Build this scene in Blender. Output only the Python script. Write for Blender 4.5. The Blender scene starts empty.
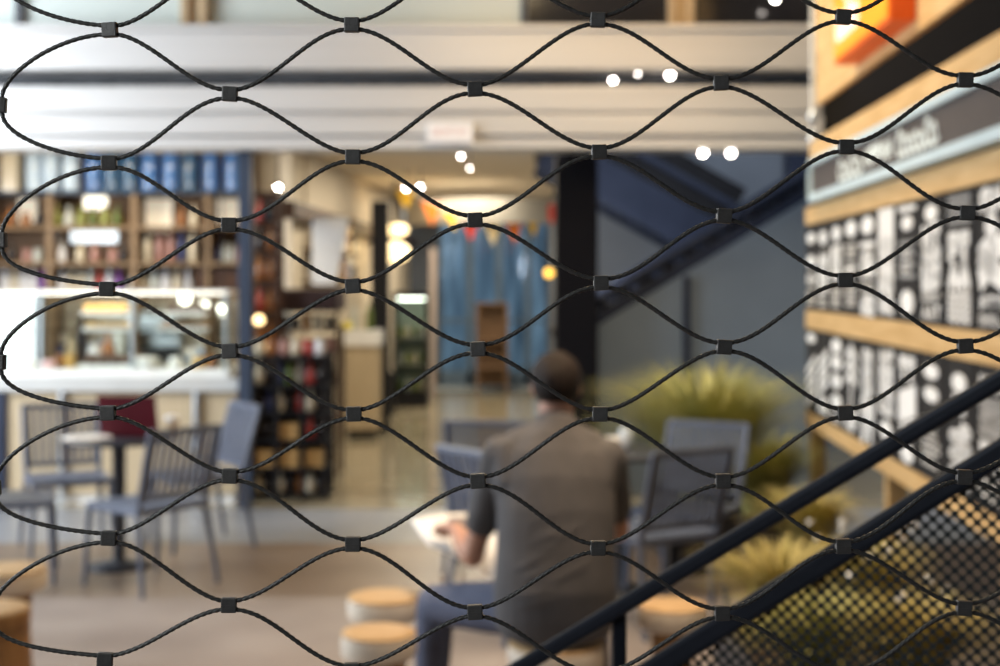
import bpy, bmesh, math, random
from mathutils import Vector, Matrix, noise
random.seed(7)
SC = bpy.context.scene
COL = SC.collection
PI = math.pi

# ------------------------------------------------------------------ camera
H = 1.65                      # eye height
F = 50.0 / 36.0 * 1000.0      # focal length in pixels
HZ = 281.0                    # horizon row
cam_d = bpy.data.cameras.new('camera')
cam_d.lens = 50; cam_d.sensor_width = 36; cam_d.sensor_fit = 'HORIZONTAL'
cam_d.shift_y = (HZ - 333.0) / 1000.0
cam_d.clip_start = 0.05; cam_d.clip_end = 200
cam_d.dof.use_dof = True
cam_d.dof.focus_distance = 0.75
cam_d.dof.aperture_fstop = 8.0
cam = bpy.data.objects.new('camera', cam_d); COL.objects.link(cam)
cam.location = (0, 0, H); cam.rotation_euler = (PI / 2, 0, 0)
SC.camera = cam

# ------------------------------------------------------------------ world, lights, exposure
SC.view_settings.view_transform = 'Standard'
SC.view_settings.look = 'None'
SC.view_settings.gamma = 1.0
SC.view_settings.use_curve_mapping = False
SC.view_settings.exposure = 0.35
W = bpy.data.worlds.new('sky'); SC.world = W; W.use_nodes = True
bg = W.node_tree.nodes['Background']
bg.inputs['Color'].default_value = (0.80, 0.88, 1.0, 1)
bg.inputs['Strength'].default_value = 0.55
SC.cycles.max_bounces = 8
SC.cycles.transparent_max_bounces = 16
SC.cycles.caustics_reflective = False
SC.cycles.caustics_refractive = False
SC.cycles.sample_clamp_indirect = 6.0

def area(name, loc, target, size, energy, color, size_y=None, spread=None):
    d = bpy.data.lights.new(name, 'AREA')
    d.energy = energy; d.color = color
    d.shape = 'RECTANGLE'; d.size = size; d.size_y = size_y or size
    if spread: d.spread = spread
    o = bpy.data.objects.new(name, d); COL.objects.link(o)
    o.location = loc
    o.rotation_euler = (Vector(target) - Vector(loc)).to_track_quat('-Z', 'Y').to_euler()
    return o

# daylight through the open side of the hall, on the left
area('daylight_opening', (-6.1, 6.6, 2.3), (-1.2, 7.6, 0.8), 4.0, 330, (0.86, 0.93, 1.0), 3.4)
area('daylight_by_shopfront', (-5.7, 8.3, 3.3), (-3.4, 10.2, 2.6), 1.5, 120, (0.88, 0.94, 1.0), 2.5)
# warm ceiling lamps of the hall above the menu wall, the court and the shop front
area('hall_ceiling_lamp', (0.2, 6.0, 4.7), (2.1, 6.6, 2.2), 1.0, 110, (1.0, 0.76, 0.46), 2.0)
area('shopfront_lamp', (1.2, 7.6, 4.8), (1.5, 10.0, 3.0), 1.2, 24, (1.0, 0.68, 0.36), 0.6)
area('court_lamp', (0.55, 4.30, 3.6), (0.32, 4.72, 0.8), 0.5, 13, (1.0, 0.74, 0.50), 0.5, math.radians(70))
area('planting_fill', (1.55, 7.9, 4.8), (1.35, 8.0, 0.3), 0.8, 37, (1.0, 0.90, 0.70), 1.6, math.radians(95))  # unseen fill added to brighten the grass
# fill light added behind the viewer's left shoulder to brighten the netting
area('netting_fill', (-1.7, -0.7, 2.5), (-0.1, 0.9, 1.6), 0.9, 20, (0.86, 0.95, 1.0), 1.6)
# fill lights added to brighten the stair wall, one hidden behind the column
area('stair_top_fill', (2.6, 11.2, 4.9), (1.7, 12.6, 1.2), 1.6, 95, (0.82, 0.90, 1.0), 1.6)
area('stair_wall_fill', (0.60, 11.15, 2.0), (1.7, 13.7, 2.0), 0.16, 11, (0.86, 0.92, 1.0), 0.5)
# lamps in the shop and the passage
area('bar_lamp', (-3.3, 11.2, 2.8), (-3.3, 11.6, 0.5), 2.2, 36, (1.0, 0.85, 0.62), 0.5)
area('passage_lamp', (-0.5, 13.2, 2.8), (-0.5, 13.2, 0.0), 0.9, 62, (1.0, 0.88, 0.68), 3.0)
area('passage_lamp', (-0.4, 18.0, 2.8), (-0.4, 18.0, 0.0), 0.9, 105, (1.0, 0.88, 0.68), 3.5)

def P(px, py, Y):
    """the point of the place seen at that column and row, Y metres into the hall"""
    return Vector(((px - 500.0) * Y / F, Y, H - (py - HZ) * Y / F))
def XP(px, Y): return (px - 500.0) * Y / F
def ZP(py, Y): return H - (py - HZ) * Y / F

# ------------------------------------------------------------------ materials
MATS = {}
def mat(name, c, c2=None, scale=6.0, rough=0.5, metal=0.0, bump=0.0, bscale=None, stretch=(1, 1, 1),
        emit=None, estr=0.0, spec=0.5, coat=0.0, trans=0.0, wave=None, ior=1.45, alpha=1.0):
    if name in MATS: return MATS[name]
    m = bpy.data.materials.new(name); m.use_nodes = True
    nt = m.node_tree; N = nt.nodes; L = nt.links
    b = N['Principled BSDF']
    b.inputs['Roughness'].default_value = rough
    b.inputs['Metallic'].default_value = metal
    b.inputs['Specular IOR Level'].default_value = spec if rough < .4 else min(spec, .22)
    b.inputs['Coat Weight'].default_value = coat
    b.inputs['Transmission Weight'].default_value = trans
    b.inputs['IOR'].default_value = ior
    b.inputs['Alpha'].default_value = alpha
    tc = N.new('ShaderNodeTexCoord'); mp = N.new('ShaderNodeMapping')
    mp.inputs['Scale'].default_value = stretch
    L.new(tc.outputs['Object'], mp.inputs['Vector'])
    if c2 is None: c2 = tuple(x * 0.88 for x in c)
    if wave:
        tx = N.new('ShaderNodeTexWave'); tx.inputs['Scale'].default_value = scale
        tx.inputs['Distortion'].default_value = wave
        tx.inputs['Detail'].default_value = 2.0
        tx.bands_direction = 'X'
    else:
        tx = N.new('ShaderNodeTexNoise'); tx.inputs['Scale'].default_value = scale
        tx.inputs['Detail'].default_value = 4.0
    L.new(mp.outputs['Vector'], tx.inputs['Vector'])
    rp = N.new('ShaderNodeValToRGB')
    rp.color_ramp.elements[0].position = 0.3; rp.color_ramp.elements[1].position = 0.7
    rp.color_ramp.elements[0].color = (*c2, 1); rp.color_ramp.elements[1].color = (*c, 1)
    L.new(tx.outputs['Fac'] if not wave else tx.outputs['Fac'], rp.inputs['Fac'])
    L.new(rp.outputs['Color'], b.inputs['Base Color'])
    if bump:
        n2 = N.new('ShaderNodeTexNoise'); n2.inputs['Scale'].default_value = bscale or scale * 6
        L.new(mp.outputs['Vector'], n2.inputs['Vector'])
        bp = N.new('ShaderNodeBump'); bp.inputs['Strength'].default_value = bump; bp.inputs['Distance'].default_value = 0.01
        L.new(n2.outputs['Fac'], bp.inputs['Height']); L.new(bp.outputs['Normal'], b.inputs['Normal'])
    if emit:
        b.inputs['Emission Color'].default_value = (*emit, 1); b.inputs['Emission Strength'].default_value = estr
    MATS[name] = m
    return m

def glass_mat(name, tint=(0.9, 0.95, 0.95), fac=0.12, rough=0.02):
    if name in MATS: return MATS[name]
    m = bpy.data.materials.new(name); m.use_nodes = True
    nt = m.node_tree; N = nt.nodes; L = nt.links
    out = N['Material Output']; N.remove(N['Principled BSDF'])
    t = N.new('ShaderNodeBsdfTransparent'); t.inputs['Color'].default_value = (*tint, 1)
    g = N.new('ShaderNodeBsdfGlossy'); g.inputs['Roughness'].default_value = rough
    lw = N.new('ShaderNodeLayerWeight'); lw.inputs['Blend'].default_value = fac
    mx = N.new('ShaderNodeMixShader')
    L.new(lw.outputs['Fresnel'], mx.inputs['Fac'])
    L.new(t.outputs[0], mx.inputs[1]); L.new(g.outputs[0], mx.inputs[2])
    L.new(mx.outputs[0], out.inputs['Surface'])
    MATS[name] = m
    return m

M_cable = mat('black_steel_rope', (0.135, 0.128, 0.120), (0.09, 0.086, 0.080), 300, 0.40, 0.6)
M_ferrule = mat('black_oxide_sleeve', (0.150, 0.140, 0.132), (0.115, 0.107, 0.10), 220, 0.40, 0.5, 0.1, 900)
M_rail = mat('dark_painted_steel', (0.022, 0.024, 0.033), (0.017, 0.019, 0.026), 14, 0.42, 0.25, 0.05)
M_perf = mat('perforated_sheet_paint', (0.040, 0.044, 0.044), (0.032, 0.036, 0.036), 20, 0.5, 0.2)
M_floor = mat('court_concrete', (0.33, 0.28, 0.25), (0.22, 0.18, 0.158), 1.3, 0.42, 0, 0.12, 40)
M_floor_in = mat('polished_stone_floor', (0.36, 0.315, 0.225), (0.25, 0.215, 0.145), 1.3, 0.11, 0, 0.02, 12)
M_panel = mat('shutter_metal', (0.60, 0.59, 0.575), (0.54, 0.53, 0.515), 2.0, 0.38, 0.15, 0.03, stretch=(0.3, 1, 6))
M_panel_dk = mat('shutter_shadow_gap', (0.10, 0.105, 0.115), (0.07, 0.074, 0.08), 5, 0.6)
M_frost = mat('frosted_glazing', (0.55, 0.60, 0.56), (0.50, 0.55, 0.52), 1.0, 0.35)
M_darkglaze = mat('dark_glazing', (0.022, 0.022, 0.026), (0.015, 0.015, 0.018), 2.0, 0.12)
M_mull = mat('mullion_timber', (0.48, 0.36, 0.22), (0.42, 0.31, 0.19), 8, 0.5, stretch=(6, 6, 1))
M_ceil = mat('cream_ceiling', (0.78, 0.69, 0.56), (0.74, 0.65, 0.53), 1.5, 0.8)
M_cream = mat('cream_wall', (0.66, 0.58, 0.46), (0.58, 0.50, 0.39), 1.2, 0.8)
M_greywall = mat('grey_concrete_wall', (0.17, 0.19, 0.225), (0.145, 0.163, 0.195), 2.2, 0.75, 0, 0.1, 18)
M_stairpanel = mat('stair_side_panel', (0.150, 0.188, 0.240), (0.125, 0.158, 0.205), 1.8, 0.5, 0, 0.05)
M_navy = mat('navy_painted_steel', (0.030, 0.037, 0.062), (0.022, 0.028, 0.048), 3, 0.45, 0.2)
M_black = mat('black_paint', (0.012, 0.012, 0.014), (0.008, 0.008, 0.010), 8, 0.5)
M_blackmesh = mat('black_woven_cladding', (0.006, 0.006, 0.009), (0.003, 0.003, 0.004), 60, 0.6, 0, 0.4, 80, spec=.08)
M_bluepost = mat('blue_grey_paint', (0.040, 0.054, 0.085), (0.033, 0.045, 0.072), 4, 0.45)
M_wood = mat('menu_wall_timber', (0.66, 0.45, 0.22), (0.50, 0.31, 0.13), 3.0, 0.45, 0, 0.08, 30, stretch=(1, 1, 9))
M_woodpale = mat('pale_counter_timber', (0.52, 0.42, 0.28), (0.43, 0.34, 0.22), 5.0, 0.5, 0, 0.05, 30, stretch=(9, 1, 0.6))
M_woodstool = mat('stool_top_timber', (0.56, 0.38, 0.20), (0.42, 0.27, 0.13), 9.0, 0.45, 0, 0.1, stretch=(1, 6, 1))
M_stoolside = mat('pale_stool_edge', (0.80, 0.72, 0.60), (0.70, 0.61, 0.48), 10, 0.5)
M_trunk = mat('trunk_timber', (0.36, 0.20, 0.085), (0.22, 0.115, 0.045), 6, 0.55, 0, 0.25, 20, stretch=(6, 6, 0.7))
M_dkwood = mat('dark_brown_timber', (0.075, 0.035, 0.02), (0.04, 0.02, 0.012), 6, 0.45, stretch=(1, 1, 5))
M_slate = mat('menu_slate', (0.026, 0.025, 0.026), (0.018, 0.018, 0.019), 7, 0.75, spec=.2)
M_chalk = mat('white_chalk_paint', (0.86, 0.85, 0.83), (0.74, 0.73, 0.71), 30, 0.8)
M_chalkgrey = mat('grey_chalk_paint', (0.30, 0.30, 0.30), (0.24, 0.24, 0.24), 30, 0.8)
M_sign = mat('sign_grey_panel', (0.080, 0.070, 0.069), (0.068, 0.059, 0.058), 3, 0.5)
M_signblue = mat('pale_blue_sign_trim', (0.52, 0.64, 0.70), (0.46, 0.58, 0.64), 5, 0.4)
M_signtext = mat('pale_sign_letters', (0.84, 0.92, 0.92), (0.78, 0.86, 0.86), 20, 0.6)
M_chair = mat('slate_blue_chair_plastic', (0.105, 0.122, 0.168), (0.085, 0.099, 0.14), 12, 0.38, 0, 0.04)
M_chairshade = mat('chair_plastic_shaded_copy', (0.040, 0.040, 0.046), (0.030, 0.030, 0.035), 12, 0.42, 0, 0.04)  # shaded copy of the slate blue chair plastic
M_chairlit = mat('chair_plastic_lit_copy', (0.36, 0.41, 0.50), (0.31, 0.36, 0.45), 12, 0.4, 0, 0.04)  # lit copy of the slate blue chair plastic
M_tabletop = mat('dark_table_laminate', (0.040, 0.044, 0.055), (0.030, 0.033, 0.042), 9, 0.3)
M_maroon = mat('maroon_laptop_shell', (0.085, 0.006, 0.012), (0.065, 0.004, 0.009), 6, 0.55)
M_paper = mat('white_paper', (0.88, 0.85, 0.80), (0.80, 0.77, 0.72), 14, 0.7)
M_print = mat('printed_photo_ink', (0.10, 0.14, 0.24), (0.30, 0.22, 0.16), 25, 0.5)
M_white = mat('white_ceramic', (0.82, 0.81, 0.79), (0.76, 0.75, 0.73), 5, 0.35)
M_chrome = mat('brushed_chrome', (0.60, 0.64, 0.68), (0.52, 0.56, 0.60), 20, 0.28, 0.8)
M_bluebottle = mat('blue_glass', (0.075, 0.19, 0.46), (0.06, 0.15, 0.38), 3, 0.18, coat=0.5)
M_palebottle = mat('pale_blue_glass', (0.50, 0.62, 0.76), (0.42, 0.54, 0.68), 3, 0.18, coat=0.5)
M_teal = mat('teal_glass', (0.05, 0.125, 0.24), (0.035, 0.09, 0.18), 3, 0.18, coat=0.5)
M_lit = mat('lit_panel', (0.7, 0.62, 0.5), None, 2, 0.5, emit=(1.0, 0.88, 0.68), estr=0.42)
M_litday = mat('daylit_pane', (0.9, 0.95, 1.0), None, 2, 0.5, emit=(0.86, 0.96, 1.0), estr=1.0)
M_bulb = mat('lamp_bulb', (1, 1, 1), None, 2, 0.5, emit=(1.0, 0.90, 0.82), estr=26.0)
M_globe = mat('warm_globe', (1, 0.9, 0.7), None, 2, 0.5, emit=(1.0, 0.74, 0.36), estr=2.6)
M_orange = mat('orange_lightbox_face', (0.80, 0.27, 0.015), (0.72, 0.22, 0.01), 3, 0.4, emit=(1.0, 0.40, 0.02), estr=0.35)
M_redside = mat('red_lightbox_side', (0.78, 0.13, 0.02), (0.68, 0.10, 0.015), 3, 0.4, emit=(0.95, 0.12, 0.02), estr=0.12)
M_glass = glass_mat('case_glass', (0.94, 0.96, 0.95), 0.10)
M_doorglass = glass_mat('door_glass', (0.72, 0.84, 0.92), 0.22, 0.05)
M_soil = mat('planter_soil', (0.05, 0.035, 0.022), (0.03, 0.02, 0.013), 12, 0.9, 0, 0.4)
M_planter = mat('planter_steel', (0.05, 0.045, 0.045), (0.035, 0.032, 0.032), 6, 0.6)
M_grass = mat('olive_grass', (0.50, 0.45, 0.18), (0.27, 0.28, 0.09), 5, 0.5)
M_drygrass = mat('dry_straw_grass', (0.62, 0.48, 0.20), (0.36, 0.32, 0.10), 4, 0.6)
M_flower = mat('white_flower', (0.8, 0.78, 0.74), None, 10, 0.7)
M_skin = mat('skin', (0.52, 0.29, 0.20), (0.46, 0.24, 0.165), 14, 0.5)
M_hair = mat('dark_brown_hair', (0.016, 0.009, 0.007), (0.007, 0.004, 0.003), 60, 0.55, 0, 0.6, 200)
M_shirt = mat('grey_tee_cotton', (0.112, 0.108, 0.110), (0.086, 0.083, 0.085), 9, 0.85, 0, 0.35, 9)
M_jeans = mat('blue_grey_denim', (0.115, 0.130, 0.185), (0.085, 0.097, 0.145), 11, 0.85, 0, 0.35, 14)
M_shoe = mat('dark_shoe', (0.03, 0.028, 0.028), None, 10, 0.5)
M_eye = mat('eye_white', (0.8, 0.78, 0.75), None, 10, 0.3)
M_lip = mat('lip', (0.40, 0.16, 0.13), None, 10, 0.5)

# ------------------------------------------------------------------ mesh builder
class MB:
    def __init__(s): s.v = []; s.f = []; s.smooth = []
    def add(s, vs, fs, smooth=False, mx=None):
        o = len(s.v)
        for p in vs:
            p = Vector(p)
            s.v.append(mx @ p if mx is not None else p)
        for f in fs:
            s.f.append([i + o for i in f]); s.smooth.append(smooth)
        return s
    def box(s, x0, x1, y0, y1, z0, z1, bev=0.0, mx=None):
        b = min(bev, abs(x1 - x0) * .45, abs(y1 - y0) * .45, abs(z1 - z0) * .45)
        if b <= 0:
            vs = [(x, y, z) for x in (x0, x1) for y in (y0, y1) for z in (z0, z1)]
            fs = [(0, 1, 3, 2), (4, 6, 7, 5), (0, 4, 5, 1), (2, 3, 7, 6), (0, 2, 6, 4), (1, 5, 7, 3)]
            return s.add(vs, fs, False, mx)
        bm = bmesh.new(); bmesh.ops.create_cube(bm, size=1.0)
        for v in bm.verts:
            v.co = Vector(((x0 + x1) / 2 + v.co.x * (x1 - x0), (y0 + y1) / 2 + v.co.y * (y1 - y0), (z0 + z1) / 2 + v.co.z * (z1 - z0)))
        bmesh.ops.bevel(bm, geom=bm.edges[:], offset=b, segments=2, affect='EDGES', profile=0.6)
        bm.verts.index_update()
        s.add([v.co.copy() for v in bm.verts], [[v.index for v in f.verts] for f in bm.faces], False, mx)
        bm.free(); return s
    def beam(s, a, b, w, h, bev=0.0, up=(0, 0, 1)):
        """a box-section bar from a to b: w across, h in the up direction"""
        a = Vector(a); b = Vector(b); d = (b - a); L = d.length; d.normalize()
        side = d.cross(Vector(up))
        if side.length < 1e-4: side = d.cross(Vector((0, 1, 0)))
        side.normalize(); u = side.cross(d)
        mx = Matrix(((d.x, side.x, u.x, a.x), (d.y, side.y, u.y, a.y), (d.z, side.z, u.z, a.z), (0, 0, 0, 1)))
        return s.box(0, L, -w / 2, w / 2, -h / 2, h / 2, bev, mx)
    def tube(s, pts, r, n=10, cap=True, sq=1.0, lobes=0, twist=0.0, lobe_amp=0.0):
        pts = [Vector(p) for p in pts]
        rs = r if isinstance(r, (list, tuple)) else [r] * len(pts)
        d0 = (pts[1] - pts[0]).normalized()
        ref = Vector((0, 1, 0)) if abs(d0.y) < .9 else Vector((1, 0, 0))
        nrm = (ref - d0 * ref.dot(d0)).normalized()
        vs = []; fs = []; acc = 0.0
        for i, p in enumerate(pts):
            t = (pts[min(i + 1, len(pts) - 1)] - pts[max(i - 1, 0)]).normalized()
            nrm = (nrm - t * nrm.dot(t)).normalized(); bn = t.cross(nrm)
            if i: acc += (p - pts[i - 1]).length
            for k in range(n):
                a = 2 * PI * k / n
                rr = rs[i]
                if lobes: rr *= 1 + lobe_amp * math.cos(lobes * (a + acc * twist))
                vs.append(p + nrm * (math.cos(a) * rr) + bn * (math.sin(a) * rr * sq))
        for i in range(len(pts) - 1):
            for k in range(n):
                k2 = (k + 1) % n
                fs.append((i * n + k, i * n + k2, (i + 1) * n + k2, (i + 1) * n + k))
        s.add(vs, fs, True)
        if cap:
            s.add(vs[:n], [list(range(n))[::-1]]); s.add(vs[-n:], [list(range(n))])
        return s
    def lathe(s, prof, n=16, c=(0, 0, 0), smooth=True):
        vs = []; fs = []
        for (r, z) in prof:
            for k in range(n):
                a = 2 * PI * k / n
                vs.append((c[0] + r * math.cos(a), c[1] + r * math.sin(a), c[2] + z))
        m = len(prof)
        for i in range(m - 1):
            for k in range(n):
                k2 = (k + 1) % n
                fs.append((i * n + k, i * n + k2, (i + 1) * n + k2, (i + 1) * n + k))
        s.add(vs, fs, smooth)
        s.add(vs[:n], [list(range(n))[::-1]]); s.add(vs[-n:], [list(range(n))])
        return s
    def prism(s, poly, off):
        """a flat polygon given a thickness"""
        off = Vector(off); n = len(poly); a = [Vector(p) for p in poly]; b = [p + off for p in a]
        fs = [list(range(n))[::-1], [i + n for i in range(n)]]
        fs += [(i, (i + 1) % n, n + (i + 1) % n, n + i) for i in range(n)]
        return s.add(a + b, fs)
    def ball(s, c, r, n=10, m=7, sc=(1, 1, 1), mx=None):
        vs = [(c[0], c[1], c[2] - r * sc[2])]; fs = []
        for i in range(1, m):
            th = PI * i / m
            for k in range(n):
                a = 2 * PI * k / n
                vs.append((c[0] + r * sc[0] * math.sin(th) * math.cos(a), c[1] + r * sc[1] * math.sin(th) * math.sin(a), c[2] - r * sc[2] * math.cos(th)))
        vs.append((c[0], c[1], c[2] + r * sc[2])); last = len(vs) - 1
        for k in range(n):
            k2 = (k + 1) % n
            fs.append((0, 1 + k2, 1 + k)); fs.append((last, last - n + k, last - n + k2))
            for i in range(m - 2): fs.append((1 + i * n + k, 1 + i * n + k2, 1 + (i + 1) * n + k2, 1 + (i + 1) * n + k))
        return s.add(vs, fs, True, mx)
    def build(s, name, m, parent=None, origin=None):
        """one mesh object; with a parent the points are read as local to it, with origin they are moved to it"""
        me = bpy.data.meshes.new(name)
        o0 = Vector(origin) if origin is not None else Vector((0, 0, 0))
        me.from_pydata([tuple(p - o0) for p in s.v], [], s.f)
        me.polygons.foreach_set('use_smooth', s.smooth)
        me.materials.append(m)
        bm = bmesh.new(); bm.from_mesh(me)
        bmesh.ops.recalc_face_normals(bm, faces=bm.faces[:]); bm.to_mesh(me); bm.free()
        me.update()
        o = bpy.data.objects.new(name, me); COL.objects.link(o)
        if parent: o.parent = parent
        o.location = o0
        return o

def tag(o, label, cat, group=None, kind=None):
    o['label'] = label; o['category'] = cat
    if group: o['group'] = group
    if kind: o['kind'] = kind
    return o
def empty(name, loc, label, cat, group=None, rz=0.0):
    o = bpy.data.objects.new(name, None); COL.objects.link(o)
    o.empty_display_size = 0.1; o.location = loc; o.rotation_euler = (0, 0, rz)
    return tag(o, label, cat, group)
def struct(name, mb, m, label=None):
    o = mb.build(name, m); o['kind'] = 'structure'
    o['label'] = label or name.replace('_', ' '); o['category'] = 'structure'
    return o
def kids(o): return [c for c in bpy.data.objects if c.parent == o]
def copy_tree(o, parent=None):
    c = o.copy(); COL.objects.link(c)
    if parent: c.parent = parent
    for ch in kids(o): copy_tree(ch, c)
    return c
def wpart(name, mb, m, parent):
    """a part whose points were given in the place's own coordinates (parent unrotated)"""
    l = Vector(parent.location)
    for i, p in enumerate(mb.v): mb.v[i] = p - l
    return mb.build(name, m, parent)
def swap_mat(o, m):
    """own mesh copy in another finish"""
    o.data = o.data.copy(); o.data.materials.clear(); o.data.materials.append(m)

# ================================================================== SETTING
SHOP = 10.0     # distance of the shop front
b = MB().box(-8, 6, -1.6, 7.25, -0.12, 0.0); struct('floor', b, M_floor, 'pale pinkish paving of the court')
b = MB().box(-8, 6, 7.25, 8.75, -0.12, 0.0); struct('floor_shade_band', b, mat('furniture_shade_paving', (0.21, 0.155, 0.115), (0.145, 0.105, 0.078), 1.6, 0.35, 0, 0.12, 40), 'paving band coloured brown for the shade of the furniture')  # brown puts the shadows of the furniture into the floor colour
b = MB().box(-8, 6, 8.75, SHOP + .05, -0.12, 0.0); struct('floor_sheen_band', b, mat('sky_sheen_paving', (0.27, 0.28, 0.30), (0.21, 0.22, 0.24), 1.6, 0.32, 0, 0.12, 40), 'paving band tinted blue grey for reflected sky before the shop')  # blue grey puts the sky's reflection into the floor colour
M_ceilblocker = mat('dark_ceiling_blocker', (0.06, 0.06, 0.065), None, 2, 0.8)
b = MB().box(-6.2, 5.2, -1.6, SHOP + .1, 5.2, 5.3); b.box(.84, 5.2, SHOP + .1, 13.8, 5.2, 5.3); struct('ceiling_light_blocker', b, M_ceilblocker, 'unseen dark ceiling added to block sky light')  # added out of view so daylight comes only from the left
b = MB().box(-6.2, 5.2, -1.7, -1.6, 0, 5.2); struct('wall_light_blocker', b, mat('rear_wall_blocker', (0.07, 0.07, 0.075), None, 2, 0.7), 'unseen dark wall added behind the viewer to block light')  # added out of view to keep sky light off the court
b = MB().box(-8, 6, SHOP + .05, 30, -0.12, -0.001); struct('floor_shop', b, M_floor_in, 'polished beige floor of shop and passage')

# shop front: lintels and shutter housings across the whole width
XL, XR = -6.1, 2.30
z = lambda py: ZP(py, SHOP)
b = MB().box(XL, XR, SHOP - .12, SHOP + .25, z(72), z(34), .01)
b.box(XL, XR, SHOP - .16, SHOP + .25, z(34), z(28), .006)
struct('trim_1', b, M_panel, 'upper metal lintel band of the shop front')
b = MB().box(XL, XR, SHOP + .16, SHOP + .25, z(90), z(68))
for k in range(44):
    x = XL + .1 + k * .19
    b.box(x, x + .12, SHOP - .03, SHOP + .17, z(89), z(84), .006)
struct('trim_2', b, M_panel_dk, 'dark slotted gap between the lintel bands')
b = MB().box(XL, XR, SHOP - .10, SHOP + .25, z(113), z(88), .012)
b.box(XL, XR, SHOP - .06, SHOP + .25, z(118), z(112))
b.box(XL, XR, SHOP - .14, SHOP + .25, z(137), z(117), .012)
b.box(XL, XR, SHOP - .10, SHOP + .25, z(150), z(138), .008)
struct('trim_3', b, M_panel, 'lower metal shutter housing of the shop front')
# glazing above
b = MB().box(XL, XP(525, SHOP), SHOP + .05, SHOP + .09, z(30), z(30) + 1.0)
struct('window_1', b, M_frost, 'pale frosted glazing above the lintel')
b = MB().box(XP(525, SHOP), XR, SHOP + .05, SHOP + .09, z(30), z(30) + 1.0)
struct('window_2', b, M_darkglaze, 'dark glazing above the lintel')
for i, (p0, p1) in enumerate(((181, 207), (668, 694), (14, 22), (521, 528))):
    b = MB()
    w0, w1 = XP(p0, SHOP), XP(p1, SHOP)
    if p1 - p0 > 10:
        t = (w1 - w0) * .3
        b.box(w0, w0 + t, SHOP - .03, SHOP + .05, z(30), z(30) + 1.0, .004)
        b.box(w1 - t, w1, SHOP - .03, SHOP + .05, z(30), z(30) + 1.0, .004)
        b.box(w0 + t, w1 - t, SHOP + .01, SHOP + .05, z(30), z(30) + 1.0)
        struct('trim_%d' % (4 + i), b, M_mull, 'timber mullion of the upper glazing')
    else:
        b.box(w0, w1, SHOP, SHOP + .05, z(30), z(30) + 1.0, .004)
        struct('trim_%d' % (4 + i), b, M_panel_dk, 'dark mullion of the upper glazing')

# shop and passage shell
ZC = 2.85
b = MB().box(-5.4, .78, SHOP + .25, 22.2, ZC, ZC + .1); struct('ceiling', b, M_ceil, 'cream ceiling of shop and passage')
b = MB().box(-5.4, -1.75, 12.55, 12.65, 0, ZC); struct('wall_bar_back', b, M_cream, 'wall behind the bar')
b = MB().box(-5.5, -5.4, SHOP, 12.65, 0, ZC); struct('wall_shop_left', b, M_cream, 'left wall of the shop')
A0 = Vector((-1.80, 12.0, 0)); A1 = Vector((-1.42, 21.8, 0))
dn = (A1 - A0).normalized(); nn = Vector((-dn.y, dn.x, 0)) * .1
b = MB().prism([A0, A1, A1 + Vector((0, 0, ZC)), A0 + Vector((0, 0, ZC))], nn)
struct('wall_passage_left', b, M_cream, 'cream left wall of the passage')
b = MB().beam(A0 + Vector((.05, -.6, 2.24)), A1 + Vector((.05, 0, 2.24)), .12, .14, .01)
struct('trim_8', b, M_dkwood, 'dark rail along the passage wall')
b = MB().box(.74, .84, 13.7, 22.2, 0, ZC); struct('wall_passage_right', b, M_greywall, 'grey right wall of the passage')
b = MB().box(-1.6, XP(438, 22), 22.0, 22.2, 0, ZC)
b.box(XP(556, 22), .84, 22.0, 22.2, 0, ZC)
b.box(XP(438, 22), XP(556, 22), 22.0, 22.2, ZP(206, 22), ZC)
struct('wall_back', b, M_greywall, 'end wall of the passage')
# curved bulkhead under the ceiling
b = MB()
c0 = Vector((.02, 18.0, 0)); R = 1.25
poly = []
for k in range(25):
    a = PI + PI * k / 24
    poly.append((c0.x + R * math.cos(a), c0.y + R * math.sin(a) * .9, 2.36))
for k in range(24, -1, -1):
    a = PI + PI * k / 24
    poly.append((c0.x + (R - .12) * math.cos(a), c0.y + (R - .12) * math.sin(a) * .9, 2.36))
q = len(poly) // 2
for k in range(q - 1):
    i, j = k, len(poly) - 1 - k
    b.prism([poly[i], poly[i + 1], poly[j - 1], poly[j]], (0, 0, .30))
struct('trim_9', b, mat('grey_bulkhead', (0.42, 0.40, 0.36), None, 3, 0.6), 'curved grey bulkhead under the passage ceiling')

# glass doors at the end of the passage, street wall beyond
YD = 21.9
Zd = ZP(208, YD)
dp = [(438, 470), (470, 499), (499, 528), (528, 556)]
M_dframe = mat('door_frame_blue_grey', (0.16, 0.22, 0.29), (0.13, 0.18, 0.24), 5, 0.4, 0.3)
for i, (p0, p1) in enumerate(dp):
    x0, x1 = XP(p0, YD), XP(p1, YD)
    f = MB(); t = .05
    f.box(x0, x0 + t, YD, YD + .06, 0, Zd, .004); f.box(x1 - t, x1, YD, YD + .06, 0, Zd, .004)
    f.box(x0, x1, YD, YD + .06, 0, .22, .004); f.box(x0, x1, YD, YD + .06, Zd - .07, Zd, .004)
    f.box(x0, x1, YD + .01, YD + .05, 1.0, 1.05, .004)
    d = struct('door_%d' % (i + 1), f, M_dframe, 'tall glass door leaf at the passage end')
    MB().box(x0 + t, x1 - t, YD + .025, YD + .035, .22, Zd - .07).build('glass_pane', M_doorglass, d)
b = MB().box(XP(438, YD) - .05, XP(556, YD) + .02, YD - .9, YD - .02, 0, .004)
struct('trim_10', b, mat('pale_door_mat', (0.50, 0.56, 0.60), None, 9, 0.5), 'pale threshold before the glass doors')
M_street = mat('street_blue_facade', (0.72, 0.84, 0.92), (0.07, 0.11, 0.15), 1.3, 0.6, stretch=(4, 1, .5))
b = MB().box(-6, 6, 27.0, 27.3, 0, 5.5); struct('wall_street', b, M_street, 'blue street frontage beyond the doors')

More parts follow.
